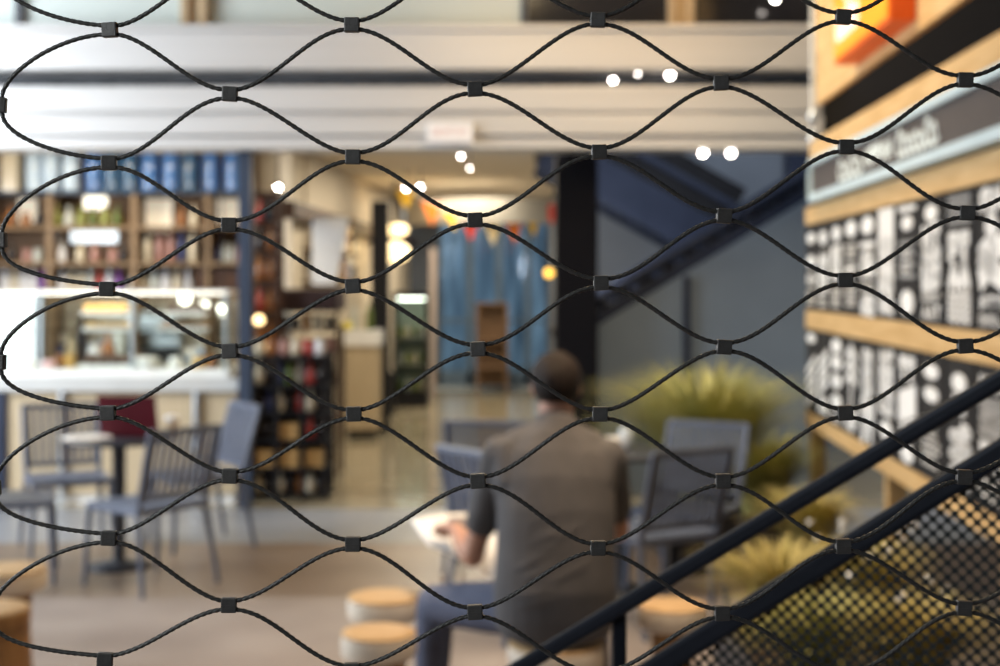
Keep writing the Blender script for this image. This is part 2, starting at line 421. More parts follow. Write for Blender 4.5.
# posts of the shop front
b = MB().box(XP(239, 10.1), XP(252, 10.1), 10.06, 10.16, 0, z(149), .006)
struct('column_1', b, M_bluepost, 'slim blue grey post of the shop front')
b = MB().box(XP(556, 10.35), XP(598, 10.35), 10.35, 10.7, 0, 3.0, .01)
struct('column_2', b, M_blackmesh, 'broad black clad column')
b = MB().box(XP(372, 15.2), XP(389, 15.2), 15.1, 15.3, 0, 2.52, .01)
struct('column_3', b, M_black, 'black post in the passage')
b = MB().box(XP(430, 19.4), XP(436, 19.4), 19.3, 19.4, 0, 2.1, .01)
struct('column_4', b, mat('pinkish_plaster', (0.40, 0.33, 0.30), None, 4, 0.7), 'pinkish post before the glass doors')

# stair hall on the right
b = MB().box(.84, 5.2, 13.7, 13.85, 0, 5.0); struct('wall_stair_back', b, M_greywall, 'grey wall behind the stairs')
b = MB().box(5.1, 5.2, -.5, 13.7, 0, 5.0); struct('wall_right', b, mat('dark_hall_wall', (0.02, 0.021, 0.026), None, 2, 0.7), 'dark right wall of the hall')
b = MB().box(XP(786, 12.0), XP(806, 12.0), 11.9, 12.15, 0, 4.2, .01)
struct('column_5', b, M_navy, 'dark blue column beside the menu wall')
b = MB().box(XR, 5.1, SHOP, SHOP + .2, 2.6, 4.6); struct('wall_beam_shade', b, mat('beam_shade', (0.03, 0.031, 0.036), None, 3, 0.6), 'dark sheet standing in for shaded beams behind the menu wall')  # dark colour replaces the beams that continue here in shade
# side panel below the lower flight
Ys = 10.72
poly = [P(548, 356, Ys), P(812, 197, Ys), P(812, 197, Ys), P(548, 356, Ys)]
b = MB().prism([P(548, 356, Ys), P(812, 197, Ys), (XP(812, Ys), Ys, 0), (XP(548, Ys), Ys, 0)], (0, .05, 0))
struct('wall_stair_side', b, M_stairpanel, 'pale grey panel below the lower stair flight')
b = MB().box(XP(683, Ys - .04), XP(690, Ys - .04), Ys - .06, Ys, 0, ZP(276, Ys), .004)
struct('trim_11', b, M_navy, 'dark upright between the stair panels')

def flight(name, label, a, c, depth, hh, thick, nstep, up):
    """a stair flight seen from the side: two stringers, treads between them, a handrail on posts"""
    a = Vector(a); c = Vector(c)
    t = empty(name, (min(a.x, c.x), a.y, min(a.z, c.z)), label, 'stairs')
    for yy in (0, depth):
        wpart('stringer', MB().beam(a + Vector((0, yy, 0)), c + Vector((0, yy, 0)), .06, thick, .006, up=(0, 0, 1)), M_navy, t)
    for yy in (0, depth):
        m = MB().beam(a + Vector((0, yy, hh)), c + Vector((0, yy, hh)), .05, .06, .01)
        wpart('handrail', m, M_navy, t)
    m = MB()
    for k in range(nstep):
        f = (k + .5) / nstep
        p = a.lerp(c, f)
        m.box(p.x - .15, p.x + .15, p.y + .03, p.y + depth - .03, p.z + .02, p.z + .06)
        m.box(p.x - .012, p.x + .012, p.y + .03, p.y + depth - .03, p.z - .13, p.z + .06)
    wpart('tread_run', m, M_black, t)
    if up > 1:
        for yy in (0, depth):
            wpart('balustrade_panel', MB().beam(a + Vector((0, yy, thick / 2 + hh / 2)), c + Vector((0, yy, thick / 2 + hh / 2)), .02, hh, .0), M_black, t)
    for k in range(5 if up == 1 else 0):
        p = a.lerp(c, (k + .5) / 5)
        wpart('baluster', MB().box(p.x - .015, p.x + .015, p.y - .015, p.y + .015, p.z, p.z + hh, .003), M_navy, t)
    return t
flight('lower_stair_flight', 'dark blue lower stair flight rising to the right above grey panel', P(560, 345, 10.8), P(830, 182, 10.8), 1.1, .16, .13, 12, 1)
flight('upper_stair_flight', 'dark blue upper stair flight descending to the right under the lintel', P(545, 148, 12.3), P(735, 254, 12.3), 1.1, .42, .36, 10, 2)

# ================================================================== NETTING
YN = 0.75
net = empty('rope_mesh_netting', (XP(-6, YN), YN, 0), 'black wire rope netting with crimped sleeves stretched across the foreground', 'netting')
rows = [
    [(-128, -38), (116, -36), (359, -41), (605, -46), (850, -50), (1090, -54)],
    [(110, 30), (352, 25), (598, 20), (843, 17), (1088, 13)],
    [(-1, 105), (230, 94), (475, 89), (721, 83), (965, 80), (1209, 77)],
    [(109, 163), (353, 157), (599, 152), (846, 147), (1090, 143)],
    [(-1, 240), (229, 225), (475, 220), (724, 216), (967, 213), (1211, 210)],
    [(107, 289), (353, 286), (601, 283), (845, 280), (1089, 277)],
    [(-2, 362), (230, 351), (478, 349), (724, 347), (965, 346), (1210, 344)],
    [(108, 413), (354, 414), (600, 414), (845, 413), (1089, 411)],
    [(-7, 488), (230, 476), (478, 481), (723, 481), (964, 477), (1209, 475)],
    [(109, 538), (353, 544), (598, 548), (843, 546), (1087, 543)],
    [(-9, 614), (229, 605), (475, 612), (722, 613), (964, 608), (1209, 606)],
    [(105, 660), (352, 670), (598, 676), (844, 676), (1088, 674)],
]
rows[0] = [(-3, -30), (230, -36), (475, -42), (720, -48), (966, -53), (1210, -57)]
SEP = 4.6       # half the distance of the two ropes inside a sleeve, px
HW = 8.0        # half sleeve length, px
def bez(p0, p1, p2, p3, n):
    out = []
    for i in range(n):
        t = i / n; u = 1 - t
        out.append(tuple(u**3 * a + 3 * u*u * t * b_ + 3 * u * t*t * c + t**3 * d for a, b_, c, d in zip(p0, p1, p2, p3)))
    return out
random.seed(3)
for r in range(len(rows) - 1):
    # each rope zigzags between the lower side of row r and the upper side of row r + 1
    stops = [(x, y, +1, r % 2 == 0 and i == 0) for i, (x, y) in enumerate(rows[r])] + [(x, y, -1, (r + 1) % 2 == 0 and i == 0) for i, (x, y) in enumerate(rows[r + 1])]
    stops.sort()
    path = []
    for i in range(len(stops)):
        x, y, sgn, edge = stops[i]
        yy = y + sgn * SEP
        if edge:
            # the rope runs up (or down) beside the border cable
            path += [(x + 3.2, y + sgn * 1, YN), (x + 3.2, y + sgn * 7, YN)]
            prev = (x + 3.2, y + sgn * 7)
            nx, ny, ns, _ = stops[i + 1]
            q0 = prev; q3 = (nx - HW, ny + ns * SEP)
            path += [(a, c, YN) for a, c in bez(q0, (q0[0] - 1, q0[1] + sgn * 22), (q3[0] - 50, q3[1] + ns * 4), q3, 90)]
            continue
        path += [(x - HW + k * 2 * HW / 8, yy, YN) for k in range(8)]
        if i + 1 < len(stops):
            nx, ny, ns, _ = stops[i + 1]
            q0 = (x + HW, yy); q3 = (nx - HW, ny + ns * SEP); dx = q3[0] - q0[0]
            k = .33 + random.uniform(-.03, .03)
            sag = random.uniform(-1.5, 1.5)
            path += [(a, c, YN) for a, c in bez(q0, (q0[0] + dx * k, q0[1] + sgn * 5 + sag), (q3[0] - dx * k, q3[1] + ns * 5 + sag), q3, 100)]
    pts = [P(a, c, YN) for a, c, _ in path]
    m = MB().tube(pts, 1.95 / F * YN, 16, True, lobes=4, twist=420.0, lobe_amp=.24)
    wpart('rope', m, M_cable, net)
# sleeves
def sleeve(px, py, vert=False):
    m = MB(); s = YN / F
    L, Hh, D = 7.6 * s, 7.4 * s, 4.2 * s
    m.box(-L, L, -D, D, -Hh, Hh, 1.3 * s)
    m.box(-L * .98, L * .98, -D - .35 * s, -D + .5 * s, -.35 * s, .35 * s)     # crimp line
    o = m.build('sleeve', M_ferrule, net)
    o.location = P(px, py, YN) - Vector(net.location)
    o.rotation_euler = (0, math.radians(random.uniform(-4, 4)) + (PI / 2 if vert else 0), math.radians(random.uniform(-6, 6)))
for r, row in enumerate(rows):
    for i, (x, y) in enumerate(row):
        if y < -20 or x > 1030 or y > 690: continue
        sleeve(x, y, r % 2 == 0 and i == 0)
b = MB().tube([(XP(-5.5, YN), YN, 0), (XP(-5.5, YN), YN, .9), (XP(-5.5, YN), YN, 1.9)], 2.6 / F * YN, 10)
wpart('border_cable', b, M_cable, net)

# ================================================================== STAIR RAILING
YA, YB = 1.46, 1.22
def yr(px): return YA + (YB - YA) * (px - 500) / 540.0
rail = empty('stair_railing', (XP(619, yr(619)), yr(619), 0), 'dark blue steel stair railing with perforated infill rising to the right', 'railing')
def RP(px, py): return P(px, py, yr(px))
# handrail: axis through the middle of its visible face
a, c = RP(506, 676), RP(1060, 344)
m = MB().beam(a, c, .034, .0165, .005); wpart('handrail', m, M_rail, rail)
a, c = RP(600, 702), RP(1060, 415)
m = MB().beam(a, c, .034, .022, .005); wpart('panel_rail', m, M_rail, rail)
m = MB().box(XP(612, yr(619)), XP(626, yr(619)), yr(619) - .010, yr(619) + .010, 0, ZP(606, yr(619)), .002); wpart('post', m, M_rail, rail)
m = MB().box(XP(1040, yr(1040)), XP(1054, yr(1040)), yr(1040) - .010, yr(1040) + .010, 0, ZP(362, yr(1040)), .002); wpart('post', m, M_rail, rail)
# perforated sheet: staggered round holes, laid out on the sloping plane
def perforated():
    m = MB()
    o = RP(600, 712); e1 = (RP(1060, 425) - o); L = e1.length; e1.normalize()
    h1 = Vector((e1.x, e1.y, 0)).normalized(); e2 = Vector((0, 0, -1))
    nrm = e1.cross(e2).normalized()
    ph = .0118; pv = .0118
    nu = int((RP(1060, 425) - o).xy.length / ph); slope = e1.z / Vector((e1.x, e1.y)).length
    n = 10; rad = .0040; th = .0018
    for iu in range(nu):
        base = o.z + slope * iu * ph
        for iv in range(46):
            stag = (iu % 2) * .5
            zc = math.floor(base / pv) * pv - (iv + .5 + stag) * pv
            if zc < 1.27: continue
            c = Vector((o.x, o.y, 0)) + h1 * (iu + .5) * ph * .62; c.z = zc
            _cell(m, c, h1, ph * .62, pv, rad, th, nrm, n)
    return m
def _cell(m, c, h1, w, h, rad, th, nrm, n):
    up = Vector((0, 0, 1)); fr = []; bk = []
    # one hexagon-like tile around a hole
    ring = [(rad * math.cos(2 * PI * k / n), rad * math.sin(2 * PI * k / n)) for k in range(n)]
    def edge(a):
        ca, sa = math.cos(a), math.sin(a)
        t = min(w / 2 / abs(ca) if abs(ca) > 1e-6 else 9, h / 2 / abs(sa) if abs(sa) > 1e-6 else 9)
        return (ca * t, sa * t)
    outer = [edge(2 * PI * k / n) for k in range(n)]
    vs = []
    for off in (-th / 2, th / 2):
        for (x, y) in ring: vs.append(c + h1 * x + up * y + nrm * off)
        for (x, y) in outer: vs.append(c + h1 * x + up * y + nrm * off)
    fs = []
    for k in range(n):
        k2 = (k + 1) % n
        fs.append((k, k2, n + k2, n + k)); fs.append((2 * n + k2, 2 * n + k, 3 * n + k, 3 * n + k2))
        fs.append((k2, k, 2 * n + k, 2 * n + k2))
    m.add(vs, fs)
def perf_sheet():
    """continuous sheet with staggered holes: square mesh of triangles cut by the hole rings"""
    m = MB()
    o = RP(600, 712); e = RP(1060, 425)
    h1 = Vector((e.x - o.x, e.y - o.y, 0)); L = h1.length; h1.normalize()
    slope = (e.z - o.z) / L; up = Vector((0, 0, 1)); nrm = h1.cross(up).normalized()
    px = .0128; pz = .0064            # a staggered lattice: rows pz apart, every other shifted px / 2
    w, h = px, 2 * pz
    rad = .0038; n = 12; th = .0016
    nu = int(L / (px / 2))
    for iu in range(nu):
        x = (iu + .5) * px / 2
        top = o.z + slope * x
        j0 = int(math.floor(top / h))
        for j in range(j0, j0 - 34, -1):
            zc = j * h + (iu % 2) * h / 2
            if zc > top + .003 or zc < 1.235: continue
            c = Vector((o.x, o.y, 0)) + h1 * x; c.z = zc
            # diamond tile
            def edge(a):
                ca, sa = abs(math.cos(a)), abs(math.sin(a))
                t = 1.0 / (ca / (px / 2) + sa / (h / 2))
                return (math.cos(a) * t, math.sin(a) * t)
            vs = []
            for off in (-th / 2, th / 2):
                for k in range(n):
                    a = 2 * PI * k / n; ex, ey = edge(a); te = math.hypot(ex, ey)
                    r = min(rad, te * .90)
                    vs.append(c + h1 * (r * math.cos(a)) + up * (r * math.sin(a)) + nrm * off)
                for k in range(n):
                    ex, ey = edge(2 * PI * k / n); vs.append(c + h1 * ex + up * ey + nrm * off)
            fs = []
            for k in range(n):
                k2 = (k + 1) % n
                fs.append((k, k2, n + k2, n + k)); fs.append((2 * n + k2, 2 * n + k, 3 * n + k, 3 * n + k2))
                fs.append((k2, k, 2 * n + k, 2 * n + k2))
            m.add(vs, fs)
    return m
wpart('perforated_sheet', perf_sheet(), M_perf, rail)

# ================================================================== MENU WALL
UD = Vector((-.054, -1, 0)).normalized()           # along the wall, towards the viewer
MR = math.atan2(UD.y, UD.x)
def wallx(Y): return 1.414 + .054 * Y
def wpt(Y, zz=0.0): return Vector((wallx(Y), Y, zz))
def mempty(name, Y, zz, label, cat, group=None): return empty(name, wpt(Y, zz), label, cat, group, MR)
def wl(Y0, Y): return (Y0 - Y) * math.sqrt(1 + .054 ** 2)   # local length from Y0 to Y

Z_R1T, Z_R1B, Z_R2T, Z_R2B = 1.985, 1.475, 1.365, .865
Z_ST, Z_SB = 2.345, 2.10
YF, YE = 8.40, 4.0
LW = wl(YF, YE)
frame = mempty('menu_stand', YF, 0, 'yellow timber frame carrying the black menu boards on the right', 'frame')
fr = lambda n, mb: mb.build(n, M_wood, frame)
fr('rail', MB().box(0, LW, -.02, .10, Z_R1B - .11, Z_R1B, .006))
fr('rail', MB().box(0, LW, -.02, .10, Z_R2B - .085, Z_R2B, .006))
fr('rail', MB().box(0, LW, -.02, .10, Z_R1T, Z_SB - .01, .006))
fr('post', MB().box(0, .07, 0, .09, 0, Z_R2B - .085, .004))
fr('post', MB().box(wl(YF, 6.35), wl(YF, 6.35) + .07, 0, .09, 0, Z_R2B - .085, .004))
fr('post', MB().box(wl(YF, 4.6), wl(YF, 4.6) + .07, 0, .09, 0, Z_R2B - .085, .004))
MB().box(0, LW, .06, .09, Z_R2B, Z_R1T).build('back_panel', M_black, frame)

def stroke(m, pts, w, d=-.021):
    """a painted stroke on a board: flat ribbon standing 2 mm proud"""
    for (x0, z0), (x1, z1) in zip(pts[:-1], pts[1:]):
        L = math.hypot(x1 - x0, z1 - z0)
        if L < 1e-5: continue
        ux, uz = (x1 - x0) / L, (z1 - z0) / L; nx, nz = -uz * w / 2, ux * w / 2
        ex, ez = ux * w * .3, uz * w * .3
        m.prism([(x0 - ex + nx, d, z0 - ez + nz), (x1 + ex + nx, d, z1 + ez + nz), (x1 + ex - nx, d, z1 + ez - nz), (x0 - ex - nx, d, z0 - ez - nz)], (0, .003, 0))
def blob(m, cx, cz, rx, rz, d=-.021, n=14):
    m.prism([(cx + rx * math.cos(2 * PI * k / n), d, cz + rz * math.sin(2 * PI * k / n)) for k in range(n)], (0, .003, 0))
def ringm(m, cx, cz, r, w):
    stroke(m, [(cx + r * math.cos(2 * PI * k / 12), cz + r * math.sin(2 * PI * k / 12)) for k in range(13)], w)
GL = [lambda x, z_, w, h: [[(x, z_), (x, z_ + h)], [(x + w, z_), (x + w, z_ + h)], [(x, z_ + h / 2), (x + w, z_ + h / 2)]],
      lambda x, z_, w, h: [[(x, z_), (x, z_ + h), (x + w, z_ + h), (x + w, z_ + h / 2), (x, z_ + h / 2)]],
      lambda x, z_, w, h: [[(x + w, z_ + h), (x, z_ + h * .8), (x, z_ + h * .2), (x + w, z_)]],
      lambda x, z_, w, h: [[(x, z_), (x + w / 2, z_ + h), (x + w, z_)]],
      lambda x, z_, w, h: [[(x, z_ + h), (x, z_), (x + w, z_), (x + w, z_ + h)]],
      lambda x, z_, w, h: [[(x + w, z_ + h), (x, z_ + h * .7), (x + w, z_ + h * .35), (x, z_)]],
      lambda x, z_, w, h: [[(x, z_ + h), (x + w, z_ + h)], [(x + w / 2, z_ + h), (x + w / 2, z_)]]]
def word(m, x0, x1, z0, z1, heavy=.30, n=None):
    h = z1 - z0; n = n or max(2, int((x1 - x0) / (h * .75))); cw = (x1 - x0) / n
    for k in range(n):
        for pl in random.choice(GL)(x0 + k * cw + cw * .18, z0 + h * .08, cw * .64, h * .84):
            stroke(m, pl, min(cw, h) * heavy)
def board(Y0, Y1, zb, zt, spec, label):
    t = mempty('menu_board', Y0 - .012, zb, label, 'menu board', 'black menu boards on the timber frame')
    w = wl(Y0, Y1) - .024; h = zt - zb
    sl = MB().box(0, w, -.018, .06, .004, h - .004, .003).build('slate', M_slate, t)
    m = MB(); g = MB()
    for it in spec:
        k = it[0]; z0 = h * it[1]; z1 = h * it[2]; x0 = w * (it[3] if len(it) > 3 else .12); x1 = w * (it[4] if len(it) > 4 else .88)
        if k == 'o': blob(m, (x0 + x1) / 2, (z0 + z1) / 2, min((x1 - x0) / 2, w * .36), (z1 - z0) / 2)
        elif k == 'r': ringm(m, (x0 + x1) / 2, (z0 + z1) / 2, (z1 - z0) / 2, .02)
        elif k == 'w': word(m, x0, x1, z0, z1, .34, 3)
        elif k == 'W': word(m, x0, x1, z0, z1, .5, 3)
        elif k == 'B': word(m, x0, x1, z0, z1, .62, 2)
        elif k == 'l':
            nn_ = max(2, int((z1 - z0) / .026))
            for i in range(nn_):
                zz = z0 + (i + .5) * (z1 - z0) / nn_
                word(m, x0, x0 + (x1 - x0) * random.uniform(.7, 1), zz - .009, zz + .009, .24, 8)
        elif k == 'g':
            for i in range(4):
                zz = z0 + (i + .5) * (z1 - z0) / 4; stroke(g, [(x0, zz), (x1, zz)], .018)
        elif k == 'v':
            for i in range(5):
                zz = z0 + (i + .5) * (z1 - z0) / 5
                stroke(m, [(x0 + (x1 - x0) * j / 12, zz + .008 * math.sin(j * 1.6)) for j in range(13)], .014)
        elif k == 'd':
            for i in range(4):
                zz = z0 + (z1 - z0) * i / 5; stroke(m, [(x0, zz), (x1, zz + (z1 - z0) * .28)], .034)
        elif k == 'b': stroke(m, [(x0, (z0 + z1) / 2), (x1, (z0 + z1) / 2)], z1 - z0)
        elif k == 'f':
            cx = (x0 + x1) / 2
            stroke(m, [(cx, z0), (cx, z1)], .035)
            for q in (.55, .75, .95):
                zq = z0 + (z1 - z0) * q
                stroke(m, [(x0, zq - .05), (cx, zq), (x1, zq - .05)], .03)
        elif k == 's':
            stroke(m, [(x0 + (x1 - x0) * (.5 + .42 * math.sin(j * .9)), z0 + (z1 - z0) * j / 24) for j in range(25)], .03)
    m.build('lettering', M_chalk, sl)
    if g.v: g.build('faint_lettering', M_chalkgrey, sl)
    return t
up = [
    ([('o', .78, .9), ('o', .5, .64), ('w', .3, .42), ('l', .06, .24)], 'menu board at the far end of the upper row, small white blobs'),
    ([('o', .74, .9, .2, .8), ('B', .36, .6), ('W', .2, .32), ('l', .05, .16)], 'second menu board of the upper row from the far end, white disc on top'),
    ([('o', .76, .92, .2, .8), ('B', .54, .7), ('B', .36, .52), ('l', .06, .28)], 'third menu board of the upper row from the far end, two stacked words'),
    ([('o', .78, .94, .15, .85), ('l', .56, .72), ('W', .4, .5), ('l', .08, .34)], 'fourth menu board of the upper row from the far end, fine lines below a disc'),
    ([('o', .78, .95, .15, .85), ('b', .66, .71), ('B', .40, .60), ('l', .24, .34), ('W', .04, .2)], 'fifth menu board of the upper row from the far end, bar below a disc'),
    ([('B', .62, .96, .15, .85), ('W', .46, .58), ('B', .22, .44), ('W', .06, .18)], 'sixth menu board of the upper row from the far end, tall white letters on top'),
    ([('b', .92, .96), ('o', .76, .88, .25, .75), ('g', .34, .7), ('l', .36, .62, .25, .7), ('o', .06, .27, .2, .8)], 'seventh menu board of the upper row, pale bar above and white blob below'),
    ([('o', .80, .93, .25, .75), ('B', .62, .76), ('W', .5, .6), ('B', .3, .46), ('l', .18, .26), ('w', .05, .15)], 'eighth menu board of the upper row, mixed white lettering under a small disc'),
    ([('g', .74, .96), ('B', .50, .66), ('B', .30, .46), ('v', .04, .27)], 'ninth menu board of the upper row, two heavy words above wavy lines'),
    ([('W', .82, .95), ('r', .6, .8), ('o', .62, .78, .3, .7), ('B', .34, .6), ('w', .16, .24), ('l', .04, .12)], 'nearest menu board of the upper row, big round white letters'),
]
dn_ = [
    ([('o', .84, .95), ('d', .1, .75)], 'far end menu board of the lower row with slanting white bars'),
    ([('d', .3, .85), ('W', .1, .25)], 'second menu board of the lower row from the far end with diagonal strokes'),
    ([('o', .8, .95), ('o', .62, .78), ('o', .42, .58), ('o', .2, .36), ('l', .05, .15)], 'third menu board of the lower row from the far end, a column of discs'),
    ([('f', .3, .92), ('W', .08, .25)], 'fourth menu board of the lower row from the far end, white branching fork'),
    ([('B', .66, .88, .25, .75), ('B', .45, .64, .25, .75), ('W', .25, .42), ('B', .05, .22)], 'fifth menu board of the lower row from the far end, letters stacked upright'),
    ([('W', .85, .94), ('B', .68, .82), ('B', .52, .65), ('W', .38, .48), ('o', .14, .32, .2, .8)], 'sixth menu board of the lower row from the far end, stacked words over a disc'),
    ([('B', .74, .9), ('d', .4, .72), ('B', .24, .38), ('o', .04, .2, .2, .8)], 'seventh menu board of the lower row, tilted words above a white blob'),
    ([('o', .8, .92, .2, .8), ('o', .62, .74, .2, .8), ('l', .1, .5)], 'eighth menu board of the lower row, two discs above small print'),
    ([('o', .76, .9, .25, .75), ('b', .6, .74, .35, .65), ('s', .08, .52), ('s', .1, .5, .3, .95)], 'ninth menu board of the lower row, script running upright'),
    ([('W', .82, .92), ('l', .5, .78), ('B', .3, .45), ('l', .08, .24)], 'nearest menu board of the lower row, lines of small print'),
]
random.seed(11)
for k in range(10):
    board(YF - .395 * k, YF - .395 * (k + 1), Z_R1B, Z_R1T, *up[k])
    board(YF - .395 * k, YF - .395 * (k + 1), Z_R2B, Z_R2T, *dn_[k])

# dark shop sign with pale blue trim
YG0 = 8.02
sg = mempty('shop_sign', YG0, Z_SB, 'long dark grey sign with pale blue trim and white script above the menu boards', 'sign')
LS = wl(YG0, YE) - .02; hS = Z_ST - Z_SB
sp_ = MB().box(.03, LS, -.05, .06, .03, hS - .03, .004).build('panel', M_sign, sg)
m = MB(); m.box(0, LS, -.07, .06, 0, .045, .006); m.box(0, LS, -.07, .06, hS - .04, hS, .006); m.box(0, .03, -.07, .06, 0, hS, .006)
m.build('trim', M_signblue, sg)
def script(m, x0, x1, z0, z1, n, heavy):
    cw = (x1 - x0) / n; last = None
    for k in range(n):
        zt = z0 + (z1 - z0) * (1.0 if k in (0, n - 2) else random.uniform(.5, .75))
        x = x0 + (k + .5) * cw
        stroke(m, [(x + cw * .36 * math.cos(q * .78), z0 + (zt - z0) * (.5 + .5 * math.sin(q * .78))) for q in range(8)], heavy, -.054)
        stroke(m, [(x + cw * .36, z0 + .012), (x + cw * .64, z0 + .02)], heavy, -.054)
Ya = lambda px: 1890.0 / (px - 575.0)
sx = lambda px: wl(YG0, Ya(px))
m = MB(); script(m, sx(838), sx(861), .065, .165, 4, .019); m.build('lettering', M_signtext, sp_)
m = MB(); word(m, sx(865), sx(892), .085, .165, .30, 5)
m.v = [Vector((p.x, p.y - .033, p.z)) for p in m.v]; m.build('lettering', M_signtext, sp_)
m = MB(); script(m, sx(897), sx(937), .07, .18, 7, .019); m.build('lettering', M_signtext, sp_)
# warm timber band above it
bd = MB().box(0, wl(YG0, YE), -.06, .10, 0, .10, .006)
o = bd.build('timber_band', M_wood); o.location = wpt(YG0, Z_ST + .002); o.rotation_euler = (0, 0, MR)
tag(o, 'honey coloured timber band along the top of the dark sign', 'beam')
# upper timber fascia with the orange lightbox
YU = 8.05
fa = MB().box(0, wl(YU, 4.0), -.02, .012, 0, 1.6, .006)
o = fa.build('timber_fascia', M_wood); o.location = wpt(YU, 2.665); o.rotation_euler = (0, 0, MR)
tag(o, 'tall timber fascia board at the upper right behind the orange lightbox', 'fascia')
lb = mempty('light_box', 6.86, 2.715, 'glowing orange lightbox sign with white script on the upper timber fascia', 'sign')
wB = wl(6.86, 5.66)
MB().box(.0, wB, -.13, -.022, 0, .75, .006).build('case', M_redside, lb)
fc = MB().box(.02, wB - .02, -.138, -.128, .02, .73, .004).build('face', M_orange, lb)
m = MB()
def script2(x0, x1, z0, z1, n, w, d):
    cw = (x1 - x0) / n
    for k in range(n):
        zt = z1 if k % 3 else z1 + .03
        x = x0 + (k + .5) * cw
        stroke(m, [(x + cw * .4 * math.cos(q * .75), z0 + (zt - z0) * (.5 + .5 * math.sin(q * .75))) for q in range(10)], w, d)
script2(.10, .62, .10, .20, 6, .035, -.143)
script2(.30, .95, .26, .38, 6, .035, -.143)
script2(.10, .70, .46, .60, 5, .05, -.143)
m.build('lettering', mat('lightbox_white_letters', (1, .85, .75), None, 4, .5, emit=(1, .80, .66), estr=.35), fc)
# thin hanger rod with two fittings at the end of the wall
hr = empty('hanger_rod', (XP(812.5, 8.62), 8.62, Z_ST + .1), 'thin pale rod hanging beside the far end of the sign', 'rod')
MB().tube([(0, 0, 0), (0, 0, .6), (0, 0, 1.6)], .012, 8).build('rod', M_panel, hr)
for zz in (.05, .19): MB().lathe([(.014, zz), (.03, zz + .01), (.03, zz + .06), (.014, zz + .07)], 12).build('fitting', M_chrome, hr)

# ------
# emergency plate on the shutter housing
t = empty('exit_plate', (XP(450, SHOP - .2), SHOP - .155, ZP(142, SHOP - .2)), 'small white plate with faint red marks on the shutter housing', 'sign')
w2 = 23 * (SHOP - .2) / F
pl_ = MB().box(-w2, w2, -.02, .012, 0, .14, .006).build('plate', mat('white_plate', (.88, .86, .85), None, 6, .4, emit=(1, .95, .95), estr=.04), t)
m = MB()
random.seed(5)
word(m, -w2 * .75, w2 * .75, .05, .10, .25, 7)
m.build('marks', mat('faint_red_marks', (.75, .5, .48), None, 6, .6), pl_)

# ================================================================== SPOT LAMPS
def spot(px, py, Y, label, r=.020, ceiling=None):
    c = P(px, py, Y)
    t = empty('spot_lamp', c, label, 'lamp', 'small white spot lamps under the ceilings')
    MB().ball((0, 0, 0), r, 10, 7).build('bulb', M_bulb, t)
    MB().lathe([(r * .5, r * 1.9), (r * 1.25, r * 1.6), (r * 1.35, r * .3), (r * 1.2, r * .3)], 12).build('housing', M_black, t)
    top = ceiling - c.z if ceiling else .30
    MB().tube([(0, 0, r * 1.8), (0, 0, max(top, r * 2.4))], .006, 6).build('stem', M_black, t)
spot(613, 80, 9.97, 'left of the spot lamps in front of the dark slot', .017, ZP(72, 10) + .02)
spot(670, 75, 9.97, 'brightest spot lamp in front of the dark slot', .022, ZP(70, 10) + .02)
spot(638, 74, 9.97, 'faint small spot lamp between its two bright neighbours', .008, ZP(68, 10) + .02)
spot(775, -1, 9.8, 'spot lamp cut off by the top edge before dark glazing', .020, ZP(-14, 10))
spot(530, 149, 10.3, 'left lamp of the bright pair at the right end of the cream ceiling', .021, ZC)
spot(556, 149, 10.3, 'right lamp of the bright pair at the right end of the cream ceiling', .021, ZC)
spot(703, 153, 10.1, 'left lamp of the pair hanging before the stairs', .022, 2.66)
spot(731, 153, 10.1, 'right lamp of the pair hanging before the stairs', .022, 2.66)
spot(278, 187, 11.0, 'spot lamp beside the blue grey post over the dark cabinet', .022, ZC)
spot(406, 188, 15.0, 'left lamp of the small pair far down the passage', .022, ZC)
spot(420, 187, 15.0, 'right lamp of the small pair far down the passage', .022, ZC)
spot(461, 156, 11.0, 'warm recessed lamp in the cream ceiling below white plate', .013, ZC)
spot(470, 168, 12.5, 'second faint recessed lamp deeper in the cream ceiling', .010, ZC)

# ================================================================== BAR
# back bar shelf
YBK = 12.1; mb_ = YBK / F
xl, xr = XP(-30, YBK), XP(250, YBK)
bb = empty('back_bar_shelf', (xl, YBK, 0), 'tall timber back bar shelving behind the glass counter', 'shelf')
zs = [ZP(191, YBK), ZP(226, YBK), ZP(262, YBK), ZP(290, YBK)]
M_tan = mat('tan_shelf_timber', (0.24, 0.165, 0.10), (0.17, 0.115, 0.07), 6, .5, stretch=(1, 1, 6))
wpart('valance', MB().box(xl, xr, YBK - .02, YBK + .0, zs[3] - .085, zs[3] - .03, .003), M_tan, bb)  # lip added to hide the glowing strip under the lowest shelf
for k, zz in enumerate(zs):
    wpart('shelf', MB().box(xl, xr, YBK - .02, YBK + .34, zz - .03, zz, .004), M_bluepost if k == 0 else M_tan, bb)
for px in (-28, 46, 131, 204, 246):
    wpart('upright', MB().box(XP(px, YBK), XP(px + 6, YBK), YBK - .01, YBK + .34, 0, zs[0] - .03 if px > 0 else 2.84, .004), M_tan, bb)
wpart('splashback', MB().box(xl, xr, YBK + .34, YBK + .38, .92, zs[3] - .03), mat('cream_tiles', (.60, .55, .47), (.52, .47, .40), 3, .4), bb)
wpart('back_panel', MB().box(xl, xr, YBK + .34, YBK + .38, zs[3], 2.84), mat('amber_back_panel', (.20, .11, .05), (.12, .065, .03), 3, .5), bb)
wpart('cabinet', MB().box(xl, xr, YBK, YBK + .4, 0, .92, .006), mat('back_cabinet_cream', (.62, .57, .48), None, 4, .5), bb)
